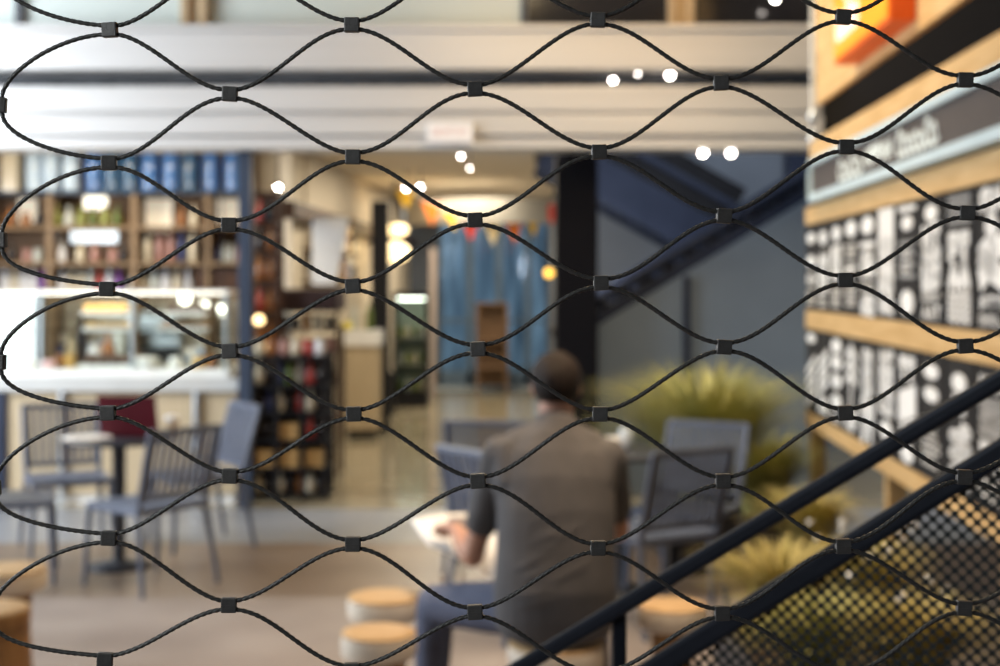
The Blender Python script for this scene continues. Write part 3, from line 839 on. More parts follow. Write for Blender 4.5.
wpart('glow_strip', MB().box(xl + .1, xr - .1, YBK + .08, YBK + .12, zs[3] - .045, zs[3] - .031), mat('under_shelf_fill', (1, 1, 1), None, 3, .5, emit=(1, .93, .80), estr=9), bb)  # glow added to brighten the back counter seen through the case
# lit panes in its back
for (p0, q0, p1, q1, mm, lab) in ((70, 226, 117, 243, M_litday, 'bright white lit pane on the middle bar shelf'), (144, 199, 172, 232, M_lit, 'tall bright lit pane beside the tall bottles'),
                                  (214, 199, 240, 222, M_lit, 'cream lit pane at the right end of the bar shelf'), (84, 194, 106, 209, mat('bottle_sparkle_glow', (.9, .85, .7), None, 2, .5, emit=(1, .93, .76), estr=1.6), 'glowing pane standing in for bottle sparkle on the top bar shelf'),  # glow raised to put sparkle among the bottles
                                  (18, 199, 36, 222, M_lit, 'small lit pane at the left end of the top bar shelf')):
    o = MB().box(XP(p0, YBK + .3), XP(p1, YBK + .3), YBK + .30, YBK + .337, ZP(q1, YBK + .3), ZP(q0, YBK + .3), .004)
    ob = o.build('lit_pane', mm, origin=(XP(p0, YBK + .3), YBK + .3, ZP(q1, YBK + .3))); tag(ob, lab, 'light panel')

BOT = {}
def bottle_proto(kind, m):
    key = (kind, m.name)
    if key in BOT: return BOT[key]
    pr = {'wine': [(.034, 0), (.037, .006), (.037, .19), (.03, .215), (.014, .245), (.013, .29), (.015, .292), (.015, .305)],
          'squat': [(.036, 0), (.040, .006), (.040, .09), (.032, .11), (.016, .13), (.016, .165), (.018, .168), (.018, .18)],
          'jar': [(.04, 0), (.044, .006), (.044, .08), (.036, .095), (.036, .10), (.040, .102), (.040, .12)],
          'tall': [(.030, 0), (.032, .006), (.032, .22), (.022, .25), (.012, .27), (.012, .31), (.014, .312), (.014, .325)],
          'big': [(.066, 0), (.074, .012), (.076, .05), (.074, .06), (.074, .14), (.076, .15), (.076, .24), (.074, .25), (.074, .345), (.05, .372), (.034, .38), (.034, .395), (.036, .396), (.036, .41)],
          'slim': [(.020, 0), (.022, .005), (.022, .10), (.010, .13), (.010, .16)]}[kind]
    me = MB().lathe(pr, 12).build('bottle', m)
    BOT[key] = me
    me['fresh'] = 1
    return me
def put(kind, m, loc, label, group, name='bottle', cat='bottle', sc=1.0, rot=None):
    p = bottle_proto(kind, m)
    if p.get('fresh'):
        del p['fresh']; o = p; o.name = name
    else:
        o = p.copy(); COL.objects.link(o); o.name = name
    o.location = loc; o.scale = (sc, sc, sc)
    o.rotation_euler = rot or (0, 0, random.uniform(0, 6))
    return tag(o, label, cat, group)
C = {n: mat('bottle_' + n, c, None, 8, .2, coat=.3) for n, c in dict(
    green=(.10, .14, .03), olive=(.25, .28, .07), amber=(.28, .10, .02), cream=(.60, .53, .40), white=(.70, .70, .72), purple=(.16, .05, .26),
    red=(.38, .05, .04), dark=(.018, .012, .012), navy=(.04, .05, .14), pink=(.36, .19, .16), clear=(.50, .52, .48), yellow=(.72, .60, .10)).items()}
random.seed(21)
# blue bottles on top
for px, mm, nm in ((34, M_palebottle, 'pale'), (51, M_palebottle, 'pale'), (71, M_palebottle, 'pale'), (94, M_bluebottle, 'blue'), (112, M_teal, 'teal'), (130, M_teal, 'teal'), (150, M_bluebottle, 'blue'), (171, M_bluebottle, 'blue'), (190, M_teal, 'teal'), (211, M_bluebottle, 'blue'), (233, M_bluebottle, 'blue')):
    put('big', mm, (XP(px, YBK + .12), YBK + .12, zs[0]), {'pale': 'big pale blue bottle at the left of the top shelf', 'blue': 'big deep blue bottle on the top bar shelf', 'teal': 'big dark teal bottle on the top bar shelf'}[nm], 'big bottles on the top bar shelf')
o = MB().box(-.07, .07, -.08, .08, 0, .36, .006).build('storage_box', C['cream']); o.location = (XP(12, YBK + .12), YBK + .12, zs[0]); tag(o, 'cream box at the left end of the top bar shelf', 'box')
def shelf_row(items, zz, where, group, y=YBK + .12, sc=1.0):
    for px, kind, col in items:
        nm = 'jar' if kind == 'jar' else 'bottle'
        put(kind, C[col], (XP(px, y), y, zz), '%s %s on the %s' % ({'slim': 'slim ' + col, 'tall': 'tall ' + col, 'jar': 'small ' + col, 'wine': col, 'squat': 'squat ' + col}[kind], nm, where), group, nm, nm, sc)
shelf_row([(57 + 12 * k, 'squat', c) for k, c in enumerate(('olive', 'clear', 'olive', 'green', 'olive', 'green'))] + [(182, 'squat', 'amber'), (194, 'squat', 'cream'), (10, 'squat', 'amber'), (26, 'jar', 'amber'), (40, 'squat', 'dark')],
          zs[1], 'second shelf of the back bar', 'bottles on the second bar shelf')
shelf_row([(12, 'squat', 'dark'), (27, 'jar', 'pink'), (38, 'jar', 'clear'), (62, 'squat', 'white'), (80, 'squat', 'cream'), (95, 'squat', 'pink'), (113, 'jar', 'pink'), (123, 'squat', 'dark'), (137, 'wine', 'cream'), (148, 'wine', 'cream'),
           (160, 'wine', 'pink'), (171, 'wine', 'pink'), (182, 'tall', 'navy'), (193, 'wine', 'cream')] + [(211 + 7 * k, 'slim', c) for k, c in enumerate(('clear', 'navy', 'clear', 'clear', 'pink'))],
          zs[2], 'third shelf of the back bar', 'bottles on the third bar shelf')
shelf_row([(5 + 9.5 * k, 'squat', c) for k, c in enumerate(('white', 'cream', 'white', 'white', 'purple', 'dark', 'white', 'cream', 'cream', 'clear', 'red', 'white', 'purple'))] + [(133 + 11 * k, 'squat', c) for k, c in enumerate(('clear', 'cream', 'clear', 'white', 'cream', 'white'))],
          zs[3], 'lowest shelf of the back bar', 'bottles on the lowest bar shelf')
o = MB().box(-.19, .19, -.1, .1, 0, .19, .006).build('storage_box', M_dkwood); o.location = (XP(220, YBK + .14), YBK + .14, zs[3]); tag(o, 'dark brown wooden box at the right end of the lowest bar shelf', 'box')

# counter
YC = 10.3
cx0, cx1 = XP(-40, YC), XP(240, YC)
ct = empty('bar_counter', ((cx0 + cx1) / 2, YC, 0), 'pale timber bar counter with white edge under the glass case', 'counter')
wpart('worktop', MB().box(cx0, cx1, YC - .06, YC + .62, ZP(391, YC), ZP(378, YC), .008), mat('counter_stone', (.52, .52, .50), (.46, .46, .44), 4, .35), ct)
wpart('front_panel', MB().box(cx0 + .02, cx1 - .03, YC, YC + .55, .07, ZP(391, YC), .004), M_woodpale, ct)
wpart('plinth', MB().box(cx0 + .04, cx1 - .05, YC + .03, YC + .5, 0, .07), M_white, ct)
for px in (62, 196): wpart('support_post', MB().tube([(XP(px, YC - .03), YC - .035, 0), (XP(px, YC - .03), YC - .035, .4), (XP(px, YC - .03), YC - .035, ZP(391, YC))], .024, 12), M_chrome, ct)
wpart('end_panel', MB().box(XP(-40, YC), XP(7, YC), YC - .03, YC - .002, 0, ZP(391, YC), .003), M_navy, ct)
# glass display case
zc0, zc1 = ZP(378, YC) + .002, ZP(293, YC)
dc = empty('display_case', ((cx0 + cx1) / 2, YC + .25, zc0), 'bright glass pastry case standing on the bar counter', 'display case')
dx0, dx1 = cx0 + .1, XP(228, YC)
wpart('base_tray', MB().box(dx0, dx1, YC + .02, YC + .5, zc0, zc0 + .06, .004), mat('pale_case_tray', (.80, .80, .76), None, 5, .4), dc)
wpart('glass_front', MB().box(dx0, dx1, YC + .02, YC + .028, zc0 + .06, zc1), M_glass, dc)
wpart('glass_shelf', MB().box(dx0 + .02, dx1 - .02, YC + .05, YC + .48, ZP(333, YC), ZP(333, YC) + .01), M_glass, dc)
wpart('glass_shelf', MB().box(dx0 + .02, dx1 - .02, YC + .05, YC + .48, ZP(317, YC), ZP(317, YC) + .01), M_glass, dc)
wpart('top_panel', MB().box(dx0, dx1, YC + .02, YC + .5, zc1, zc1 + .02, .003), mat('case_top_white', (.82, .80, .75), None, 5, .4), dc)
for px in (40, 132, 226): wpart('frame_post', MB().box(XP(px, YC + .03) - .012, XP(px, YC + .03) + .012, YC + .03, YC + .055, zc0 + .06, zc1, .003), M_chrome, dc)
wpart('glow_strip', MB().box(dx0 + .05, dx1 - .05, YC + .05, YC + .30, zc1 - .006, zc1 - .001), mat('case_fill', (1, 1, 1), None, 3, .5, emit=(1, .93, .80), estr=5), dc)  # glow added to fill the case interior with light
wpart('back_glass', MB().box(dx0, dx1, YC + .49, YC + .498, zc0 + .06, zc1), M_glass, dc)
# pastries on trays
M_crust = mat('golden_crust', (.66, .42, .14), (.50, .28, .08), 20, .6)
M_bread = mat('brown_bread', (.34, .20, .11), (.24, .14, .08), 20, .7)
M_cakew = mat('white_icing', (.86, .84, .80), None, 12, .5)
zsh = ZP(333, YC) + .011; zbt = zc0 + .061
def tray(px0, px1, y, zz, label):
    x0, x1 = XP(px0, y), XP(px1, y)
    o = MB().box(x0, x1, y - .09, y + .09, zz, zz + .012, .004)
    o.box(x0, x1, y - .09, y - .082, zz, zz + .025, .002); o.box(x0, x1, y + .082, y + .09, zz, zz + .025, .002)
    ob = o.build('tray', M_white, origin=((x0 + x1) / 2, y, zz)); return tag(ob, label, 'tray')
tray(86, 130, YC + .26, zsh, 'white tray of golden pastries on the glass shelf')
tray(160, 208, YC + .26, zsh, 'white tray of brown rolls on the glass shelf')
tray(84, 148, YC + .26, zbt, 'white tray of dark loaves on the case floor')
def croissant(loc, m, label, group, cat='pastry', s=1.0):
    mb2 = MB(); pts = []; rs = []
    for k in range(9):
        a = -1.1 + 2.2 * k / 8
        pts.append((.04 * math.sin(a) * s, .03 * (math.cos(a) - .7) * s, .018 * s)); rs.append(s * (.006 + .014 * math.cos(a * 1.25) ** 2))
    mb2.tube(pts, rs, 8)
    o = mb2.build(cat, m); o.location = loc; o.rotation_euler = (0, 0, random.uniform(-.4, .4)); return tag(o, label, cat, group)
for k in range(4):
    croissant((XP(93 + 10.5 * k, YC + .26), YC + .24, zsh + .013), M_crust, 'golden crescent pastry on the tray upon the lower glass shelf', 'golden pastries in the case', s=1.5)
for k in range(4):
    croissant((XP(168 + 11 * k, YC + .26), YC + .26, zsh + .013), M_bread, 'brown roll on the right tray upon the lower glass shelf', 'brown rolls in the case', 'roll', s=1.6)
zsu = ZP(317, YC) + .011
tray(84, 128, YC + .26, zsu, 'white tray of golden buns on the upper glass shelf')
tray(168, 206, YC + .26, zsu, 'white tray of dark cakes on the upper glass shelf')
for k in range(4):
    o = MB().ball((0, 0, 0), .042, 12, 8, (1.15, 1, .85)).build('bun', M_crust); o.location = (XP(90 + 11 * k, YC + .26), YC + .25, zsu + .047); tag(o, 'golden bun on the left tray of the upper glass shelf', 'bun', 'golden buns in the case')
for k in range(3):
    o = MB().lathe([(.04, 0), (.045, .006), (.045, .06), (.038, .068)], 14).build('cake', M_dkwood); o.location = (XP(174 + 13 * k, YC + .26), YC + .25, zsu + .013); tag(o, 'dark chocolate cake on the right tray of the upper glass shelf', 'cake', 'dark cakes in the case')
for k in range(5):
    o = MB().ball((0, 0, 0), .05, 12, 8, (1.2, .9, .95)).build('loaf', mat('dark_rye', (.14, .085, .06), (.09, .055, .04), 20, .6)); o.location = (XP(92 + 12 * k, YC + .26), YC + .26, zbt + .061); tag(o, 'dark round loaf on the case floor tray', 'loaf', 'dark loaves in the case')
for k, (px, m_, nm) in enumerate(((60, C['amber'], 'amber'), (70, M_crust, 'golden'), (212, C['amber'], 'orange brown'))):
    o = MB().lathe([(.035, 0), (.04, .006), (.042, .09), (.03, .10)], 14).build('jar', m_); o.location = (XP(px, YC + .2), YC + .2, zbt); tag(o, nm + ' jar standing on the case floor', 'jar')
o = MB().lathe([(.085, 0), (.09, .006), (.09, .07), (.08, .085), (.02, .09)], 20).build('cake', M_cakew); o.location = (XP(146, YC + .12), YC + .14, zbt); tag(o, 'round white cake in the middle of the case floor', 'cake')
for px, lab in ((30, 'left'), (50, 'right')):
    o = MB().lathe([(.06, 0), (.065, .005), (.065, .05), (.05, .06)], 16).build('cake', M_cakew if px < 40 else mat('pink_icing', (.72, .45, .45), None, 9, .5)); o.location = (XP(px, YC + .2), YC + .2, zbt); tag(o, ('white' if px < 40 else 'pink') + ' small cake near the left end of the case', 'cake')
for k, px in enumerate((176, 200)):
    o = MB().lathe([(.05, 0), (.055, .02), (.05, .075), (.02, .085)], 14).build('cake', [M_cakew, M_crust][k]); o.location = (XP(px, YC + .2), YC + .2, zbt); tag(o, ['white', 'golden'][k] + ' bun cake at the right of the case floor', 'cake')
# things on the back counter, seen through the case
YQ = YBK + .17
t = empty('coffee_machine', (XP(156, YQ), YQ, .921), 'chrome coffee machine on the back counter behind the glass case', 'coffee machine')
MB().box(-.21, .21, -.13, .15, .03, .14, .01).build('drip_base', M_black, t); MB().box(-.21, .21, .02, .15, .14, .32, .01).build('back_body', M_chrome, t)
MB().box(-.22, .22, -.14, .15, .32, .46, .02).build('head', M_chrome, t)
for x_ in (-.1, .1):
    gh = MB().lathe([(.03, .26), (.034, .27), (.034, .32)], 12, (x_, -.07, 0)).build('group_head', M_black, t); MB().tube([(x_, -.08, .28), (x_, -.14, .275), (x_, -.20, .27)], .012, 8).build('handle', M_dkwood, gh)
random.seed(41)
for k in range(12):
    px = (186, 194, 202, 210, 218, 226)[k % 6]
    o = MB().lathe([(.024, 0), (.03, .006), (.038, .065), (.035, .065), (.026, .01)], 14).build('cup', M_white if k % 4 else mat('blue_cup', (.25, .36, .55), None, 6, .3)); o.location = (XP(px, YQ), YQ, .921 + (.066 if k >= 6 else 0)); tag(o, ('white' if k % 4 else 'blue') + ' cup stacked on the back counter right of the coffee machine', 'cup', 'cups on the back counter')
for k, px in enumerate((50, 60, 71, 82, 95, 108, 121)):
    c_ = ('white', 'navy', 'cream', 'dark', 'white', 'amber', 'clear')[k]
    put(('wine', 'jar', 'squat', 'wine', 'jar', 'squat', 'wine')[k], C[c_], (XP(px, YQ), YQ, .921), c_ + ' vessel on the back counter left of the coffee machine', 'vessels on the back counter', 'bottle', 'bottle', 1.5)
for k, (px, w_, h_) in enumerate(((64, .09, .26), (112, .10, .20), (205, .12, .14))):
    o = MB().box(-w_, w_, -.04, .04, 0, h_, .006).build('menu_card', [M_paper, mat('pale_blue_card', (.55, .66, .78), None, 5, .6), M_paper][k]); o.location = (XP(px, YQ + .1), YQ + .11, .921 if k < 2 else 1.06)
    if k == 2: o.location.z = .921; o.location.y = YQ + .12
    tag(o, ['tall white', 'pale blue', 'low white'][k] + ' card box at the rear of the back counter', 'box')
# lamps hung over the case
for k, (px, py, r) in enumerate(((185, 299, .045), (205, 304, .03), (222, 308, .032), (190, 345, .0))):
    if r == 0: continue
    c = P(px, py, 11.2)
    t = empty('counter_lamp', c, ('largest', 'middle', 'right')[k] + ' of three glowing lamps behind the right end of the case', 'lamp', 'glowing lamps behind the case')
    MB().ball((0, 0, 0), r, 12, 8).build('bulb', mat('case_bulb', (1, 1, 1), None, 3, .5, emit=(1, .92, .78), estr=6), t)
    MB().lathe([(r * 1.3, r * .5), (r * .9, r * 1.1), (.012, r * 1.3)], 14).build('lamp_shade', M_chrome, t)
    MB().tube([(0, 0, r * 1.2), (0, 0, ZC - c.z)], .006, 6).build('cord', M_black, t)
# window at the far left behind the case
b = MB().box(XP(-30, 11.9), XP(36, 11.9), 11.88, 11.93, ZP(372, 11.9), ZP(291, 11.9)); struct('window_3', b, M_litday, 'bright window at the left end of the bar')
b = MB().box(XP(36, 11.85), XP(43, 11.85), 11.8, 11.92, 0, ZP(291, 11.85), .004); struct('trim_12', b, M_dkwood, 'dark post beside the bright bar window')

# ================================================================== SHOP SHELVES BEYOND THE POST
def rack(name, label, x0, x1, y0, dep, zlev, posts, m, pw=.018, cat='rack', st=.012):
    t = empty(name, ((x0 + x1) / 2, y0, 0), label, cat)
    for xx in posts:
        for yy in (y0, y0 + dep): wpart('upright', MB().box(xx - pw / 2, xx + pw / 2, yy - pw / 2, yy + pw / 2, 0, zlev[-1] + .03, .002), m, t)
    for zz in zlev: wpart('shelf', MB().box(x0, x1, y0, y0 + dep, zz - st, zz, .002), m, t)
    return t
YW = 10.45; wm = YW / F
zl = [ZP(q, YW) for q in (494, 468, 440, 412, 385, 356)]
rack('wine_rack', 'black metal wine rack full of bottles and crates', XP(252, YW), XP(328, YW), YW, .32, zl, [XP(q, YW) for q in (253, 277, 303, 327)], M_black, .03, cat='rack', st=.022)
wr = bpy.data.objects['wine_rack']
wpart('back_panel', MB().box(XP(252, YW), XP(328, YW), YW + .33, YW + .35, .06, zl[5] - .03), M_dkwood, wr)
random.seed(8)
def crate(px0, px1, y, zz, h, m, label, group=None):
    x0, x1 = XP(px0, y), XP(px1, y); t = .008; d = .10
    o = MB(); n = 3
    for k in range(n):
        za = zz + h * k / n + .004; zb = zz + h * (k + 1) / n - .004
        o.box(x0, x1, y - d, y - d + t, za, zb); o.box(x0, x1, y + d - t, y + d, za, zb)
        o.box(x0, x0 + t, y - d, y + d, za, zb); o.box(x1 - t, x1, y - d, y + d, za, zb)
    o.box(x0, x1, y - d, y + d, zz, zz + t)
    return tag(o.build('crate', m, origin=((x0 + x1) / 2, y, zz)), label, 'crate', group)
M_crate = mat('crate_timber', (.50, .32, .13), (.38, .23, .09), 6, .6, stretch=(1, 1, 5))
for k, (p0, p1) in enumerate(((256, 275), (280, 301), (305, 325))):
    crate(p0, p1, YW + .13, zl[1] + .001, .13, M_crate, 'open timber crate on the second lowest shelf of wine rack', 'crates in the wine rack')
crate(280, 301, YW + .13, zl[2] + .001, .12, M_crate, 'timber crate in the middle of wine rack above its row of three', 'crates in the wine rack')
for lev, cols in ((0, ('cream', 'dark', 'cream', 'dark', 'amber', 'cream', 'dark')), (2, ('dark', 'dark', None, None, 'dark', 'red', 'dark')), (3, ('dark', 'navy', 'cream', 'dark', 'red', 'cream', 'dark')), (4, ('cream', 'dark', 'navy', 'green', 'cream', 'red', 'dark'))):
    for k, c in enumerate(cols):
        if c: put('squat', C[c], (XP(259 + 10.3 * k, YW + .12), YW + .12, zl[lev] + .001), '%s bottle on shelf %s of the black wine rack' % (c, ('lowest', '', 'middle', 'fourth', 'fifth')[lev]), 'bottles in the wine rack', sc=.95)
for k, c in enumerate(('cream', 'amber', 'pink', 'cream', 'red', 'white')):
    put('jar', C[c], (XP(260 + 12 * k, YW + .14), YW + .14, zl[5] + .001), '%s jar standing on top of the wine rack' % c, 'jars on the wine rack', 'jar', 'jar')

# dark cabinet with red bottles beside the post
YK = 10.9
zk = [ZP(q, YK) for q in (345, 312, 280, 250, 222, 192)]
t = rack('tall_cabinet', 'tall dark brown cabinet of bottles right of the slim post', XP(253, YK), XP(277, YK), YK, .3, zk, [XP(q, YK) for q in (254, 276)], M_dkwood, .03, 'cabinet', .02)
wpart('back_panel', MB().box(XP(253, YK), XP(277, YK), YK + .3, YK + .32, .0, zk[-1]), M_dkwood, t)
wpart('base', MB().box(XP(253, YK), XP(277, YK), YK + .02, YK + .29, .0, zk[0] - .02), M_dkwood, t)
for lv in range(5):
    for k in range(2):
        c = random.choice(('red', 'amber', 'dark', 'amber'))
        put('squat', C[c], (XP(260 + 10 * k, YK + .1), YK + .1, zk[lv] + .001), '%s bottle in the tall dark brown cabinet' % c, 'bottles in the dark cabinet')

# grocery shelf with a dark canopy
YG = 11.6
x0, x1 = XP(278, YG), XP(338, YG)
t = rack('grocery_shelf', 'shop shelf with dark canopy and mixed groceries past the cabinet', x0, x1, YG, .4, [ZP(q, YG) for q in (420, 385, 352, 330)], [XP(q, YG) for q in (279, 337)], M_dkwood, .025, 'shelf')
wpart('canopy', MB().box(XP(262, YG - .3), x1 + .02, YG - .3, YG + .45, ZP(311, YG), ZP(289, YG), .04), mat('plum_canopy', (.055, .035, .038), None, 6, .6), t)
for q in (279, 337): wpart('canopy_post', MB().box(XP(q, YG + .4) - .012, XP(q, YG + .4) + .012, YG + .38, YG + .40, ZP(330, YG), ZP(309, YG)), M_dkwood, t)
random.seed(31)
def carton(px, y, zz, w, h, m, label, group):
    o = MB().box(-w / 2, w / 2, -.05, .05, 0, h, .004).build('carton', m); o.location = (XP(px, y), y, zz + .001)
    o.rotation_euler = (0, 0, random.uniform(-.08, .08)); return tag(o, label, 'carton', group)
for lv, q in ((0, 420), (1, 385), (2, 352), (3, 330)):
    for k in range(5):
        c = random.choice(('white', 'cream', 'dark', 'dark', 'dark', 'amber', 'pink', 'green', 'red'))
        carton(284 + 11.5 * k, YG + .15, ZP(q, YG), .075, random.uniform(.09, .13), C[c], '%s grocery carton on the %s level of the canopied shelf' % (c, ('lowest', 'second', 'third', 'top')[lv]), 'cartons on the canopied shelf')

# wall shelves along the passage with goods
for k, (q, label) in enumerate(((282, 'lower timber wall shelf on the passage wall'), (252, 'upper timber wall shelf on the passage wall'))):
    y0, y1 = 12.4, 15.0
    zz = ZP(q, 13.4)
    m = MB().beam(A0 + dn * .5 + Vector((.10, 0, zz)), A0 + dn * 2.9 + Vector((.10, 0, zz)), .2, .03, .004)
    o = m.build('wall_shelf', M_tan, origin=A0 + dn * 1.7 + Vector((.10, 0, zz))); tag(o, label, 'shelf')
    for j in range(7):
        c = ('white', 'amber', 'dark', 'cream', 'amber', 'white', 'dark')[(j + 3 * k) % 7]
        p = A0 + dn * (.65 + .33 * j) + Vector((.11, 0, zz + .016))
        o = MB().box(-.06, .06, -.09, .09, 0, .16 + .05 * ((j * 7) % 3), .005).build('storage_box', C[c]); o.location = p; tag(o, '%s box on the %s wall shelf of the passage' % (c, ('lower', 'upper')[k]), 'box', 'boxes on the passage wall shelves')
# white banner board leaning on the wall
m = MB().prism([(-1.62, 11.97, 1.62), (-1.42, 11.97, 1.62), (-1.30, 11.97, 2.2), (-1.62, 11.97, 2.2)], (0, .02, 0))
o = m.build('banner', M_white, origin=(-1.5, 11.97, 1.62)); tag(o, 'white hanging banner with a slanting edge right of the dark cabinet', 'banner')

# serving counter
YS = 14.6
t = empty('serving_counter', (XP(352, YS), YS, 0), 'timber fronted serving counter with white top before the black post', 'counter')
sx0, sx1 = XP(346, YS), XP(378, YS)
wpart('front_panel', MB().box(sx0, sx1, YS, YS + .5, .08, ZP(346, YS), .006), M_woodpale, t)
wpart('worktop', MB().box(sx0 - .02, sx1 + .02, YS - .03, YS + .52, ZP(346, YS), ZP(331, YS), .01), M_white, t)
wpart('plinth', MB().box(sx0 + .03, sx1 - .03, YS + .03, YS + .48, 0, .08), M_black, t)
o = MB().ball((0, 0, 0), .05, 12, 8, (1.25, 1, 1)).build('lemon', C['yellow']); o.location = (XP(346, YS), YS + .1, ZP(331, YS) + .05); tag(o, 'yellow lemon on the white top of the serving counter', 'lemon')
for k, px in enumerate((352, 360, 368)):
    put('wine', C[('clear', 'cream', 'green')[k]], (XP(px, YS), YS + .2, ZP(331, YS) + .001), '%s bottle on the serving counter' % ('clear', 'cream', 'green')[k], 'bottles on the serving counter')
# two warm lamps between cabinet and wine rack
for px, py, Y, lab in ((259, 320, 10.75, 'warm amber lamp glowing on the front of the dark cabinet'), (262, 349, 10.62, 'small warm lamp standing on top of the wine rack')):
    c = P(px, py, Y) if py < 340 else Vector((XP(px, Y), Y, zl[5] + .06))
    t = empty('amber_lamp', c, lab, 'lamp')
    MB().ball((0, 0, 0), .038, 12, 8).build('bulb', mat('amber_glass', (1, .8, .5), None, 3, .5, emit=(1, .70, .32), estr=3.5), t)
    MB().lathe([(.03, -.058), (.03, -.04), (.012, -.03)], 12).build('base', M_dkwood, t)
    if py < 340: MB().box(-.012, .012, 0, YK - Y + .01, -.055, -.045).build('bracket', M_dkwood, t)
# black waste bin
t = empty('waste_bin', (XP(385, 17.2), 17.2, 0), 'tall black waste bin past the black post', 'bin')
bw = 9.5 * 17.2 / F
MB().box(-bw, bw, -bw, bw, 0, .46, .01).build('body', M_black, t); MB().box(-bw - .008, bw + .008, -bw - .008, bw + .008, .46, .52, .012).build('lid', M_black, t)
# glass fridge
YR = 18.2
t = empty('drinks_fridge', (XP(410, YR), YR, 0), 'glass fronted drinks fridge left of the doors', 'fridge')
fx0, fx1 = XP(393, YR), XP(428, YR); fz = ZP(292, YR)
wpart('cabinet', MB().box(fx0, fx1, YR + .45, YR + .5, 0, fz), mat('fridge_inside', (.45, .54, .46), None, 4, .5), t)
for x_ in (fx0, fx1 - .03): wpart('side', MB().box(x_, x_ + .03, YR, YR + .45, 0, fz, .004), M_black, t)
wpart('base', MB().box(fx0 + .03, fx1 - .03, YR, YR + .45, 0, .2, .004), M_black, t); wpart('top', MB().box(fx0 + .03, fx1 - .03, YR, YR + .45, fz - .08, fz, .004), M_black, t)
wpart('glass_door', MB().box(fx0 + .03, fx1 - .03, YR, YR + .01, .2, fz - .08), M_glass, t)
wpart('glow_strip', MB().box(fx0 + .05, fx1 - .05, YR + .1, YR + .14, fz - .1, fz - .08), mat('fridge_light', (1, 1, 1), None, 3, .5, emit=(.95, 1, .85), estr=8), t)
for zz in (.55, .9): wpart('shelf', MB().box(fx0 + .03, fx1 - .03, YR + .06, YR + .44, zz - .012, zz), M_chrome, t)
for lv, zz in enumerate((.2, .55, .9)):
    for k in range(4):
        c = ('green', 'clear', 'olive', 'cream')[(k + lv) % 4]
        put('squat', C[c], (fx0 + .09 + .095 * k, YR + .2, zz + .001), '%s bottle inside the glass drinks fridge' % c, 'bottles in the drinks fridge', sc=1.0)
# warm globe lamps
for k, (px, py, r) in enumerate(((394, 229, .15), (393, 252, .20))):
    c = P(px, py, 16.4)
    t = empty('globe_lamp', c + Vector((0, .3 * (1 - k), 0)), ('smaller upper warm globe lamp past the black post', 'larger lower warm globe lamp past the black post')[k], 'lamp', 'warm globe lamps')
    MB().ball((0, 0, 0), r, 16, 12, (1, 1, .62 - .12 * (1 - k))).build('globe', M_globe, t)
    MB().tube([(0, 0, r * .5), (0, 0, ZC - c.z)], .01, 6).build('cord', M_black, t)
# blue pane high at the passage end
b = MB().box(XP(366, 21), XP(412, 21), 20.9, 20.95, ZP(222, 21), ZP(196, 21)); struct('window_4', b, mat('pale_blue_pane', (.45, .55, .66), None, 2, .3, emit=(.5, .65, .8), estr=.35), 'pale blue pane high at the passage end')
# timber stand before the doors
YT = 20.4
t = empty('timber_stand', (XP(491, YT), YT, 0), 'brown timber stand in front of the glass doors', 'stand')
tx0, tx1 = XP(476, YT), XP(508, YT); tz = ZP(305, YT)
M_brown = mat('mid_brown_timber', (.20, .12, .07), (.15, .09, .05), 6, .5, stretch=(1, 1, 5))
for q in (tx0, tx1 - .04):
    for yy in (YT, YT + .3): wpart('leg', MB().box(q, q + .04, yy, yy + .04, 0, tz), M_brown, t)
for zz in (.35, .75, tz): wpart('shelf', MB().box(tx0, tx1, YT, YT + .34, zz, zz + .03, .003), M_brown, t)
wpart('back_panel', MB().box(tx0 + .04, tx1 - .04, YT + .3, YT + .32, .1, tz), M_brown, t)
# bunting
t = empty('bunting', P(480, 214, 18.0), 'string of orange, yellow and red triangle flags across the passage', 'bunting')
YBn = 17.0
strp = [(392, 182), (404, 190), (430, 202), (452, 212), (470, 218), (492, 222), (513, 220), (533, 212), (552, 203), (566, 196)]
wpart('string', MB().tube([P(a, c, YBn) for a, c in strp], .006, 6), M_white, t)
FL = {'o': mat('flag_orange', (.80, .22, .04), None, 5, .8), 'y': mat('flag_yellow', (.86, .55, .06), None, 5, .8), 'r': mat('flag_red', (.66, .07, .05), None, 5, .8), 'c': mat('flag_cream', (.80, .66, .40), None, 5, .8)}
for px, py, c, h in ((405, 190, 'y', 20), (431, 202, 'o', 24), (453, 212, 'y', 18), (470, 218, 'r', 23), (492, 222, 'c', 23), (514, 219, 'o', 25), (533, 212, 'y', 24), (551, 203, 'r', 22)):
    w_ = 10.5
    m = MB().prism([P(px - w_, py - 1 if px < 500 else py + 2, YBn), P(px + w_, py + 2 if px < 500 else py - 2, YBn), P(px + 1, py + h, YBn)], (0, .006, 0))
    f = wpart('flag', m, FL[c], t); f['label'] = {'o': 'orange', 'y': 'yellow', 'r': 'red', 'c': 'cream'}[c] + ' triangle flag'
c = P(549, 273, 16.5)
t = empty('wall_lamp', c, 'small amber lamp right of the glass doors', 'lamp')
MB().ball((0, 0, 0), .055, 12, 8).build('bulb', mat('amber_bulb', (1, .6, .1), None, 3, .5, emit=(1, .55, .08), estr=2.2), t)
MB().box(-.02, .84 - .1 - c.x, -.015, .015, .05, .075, .004).build('bracket', M_black, t)

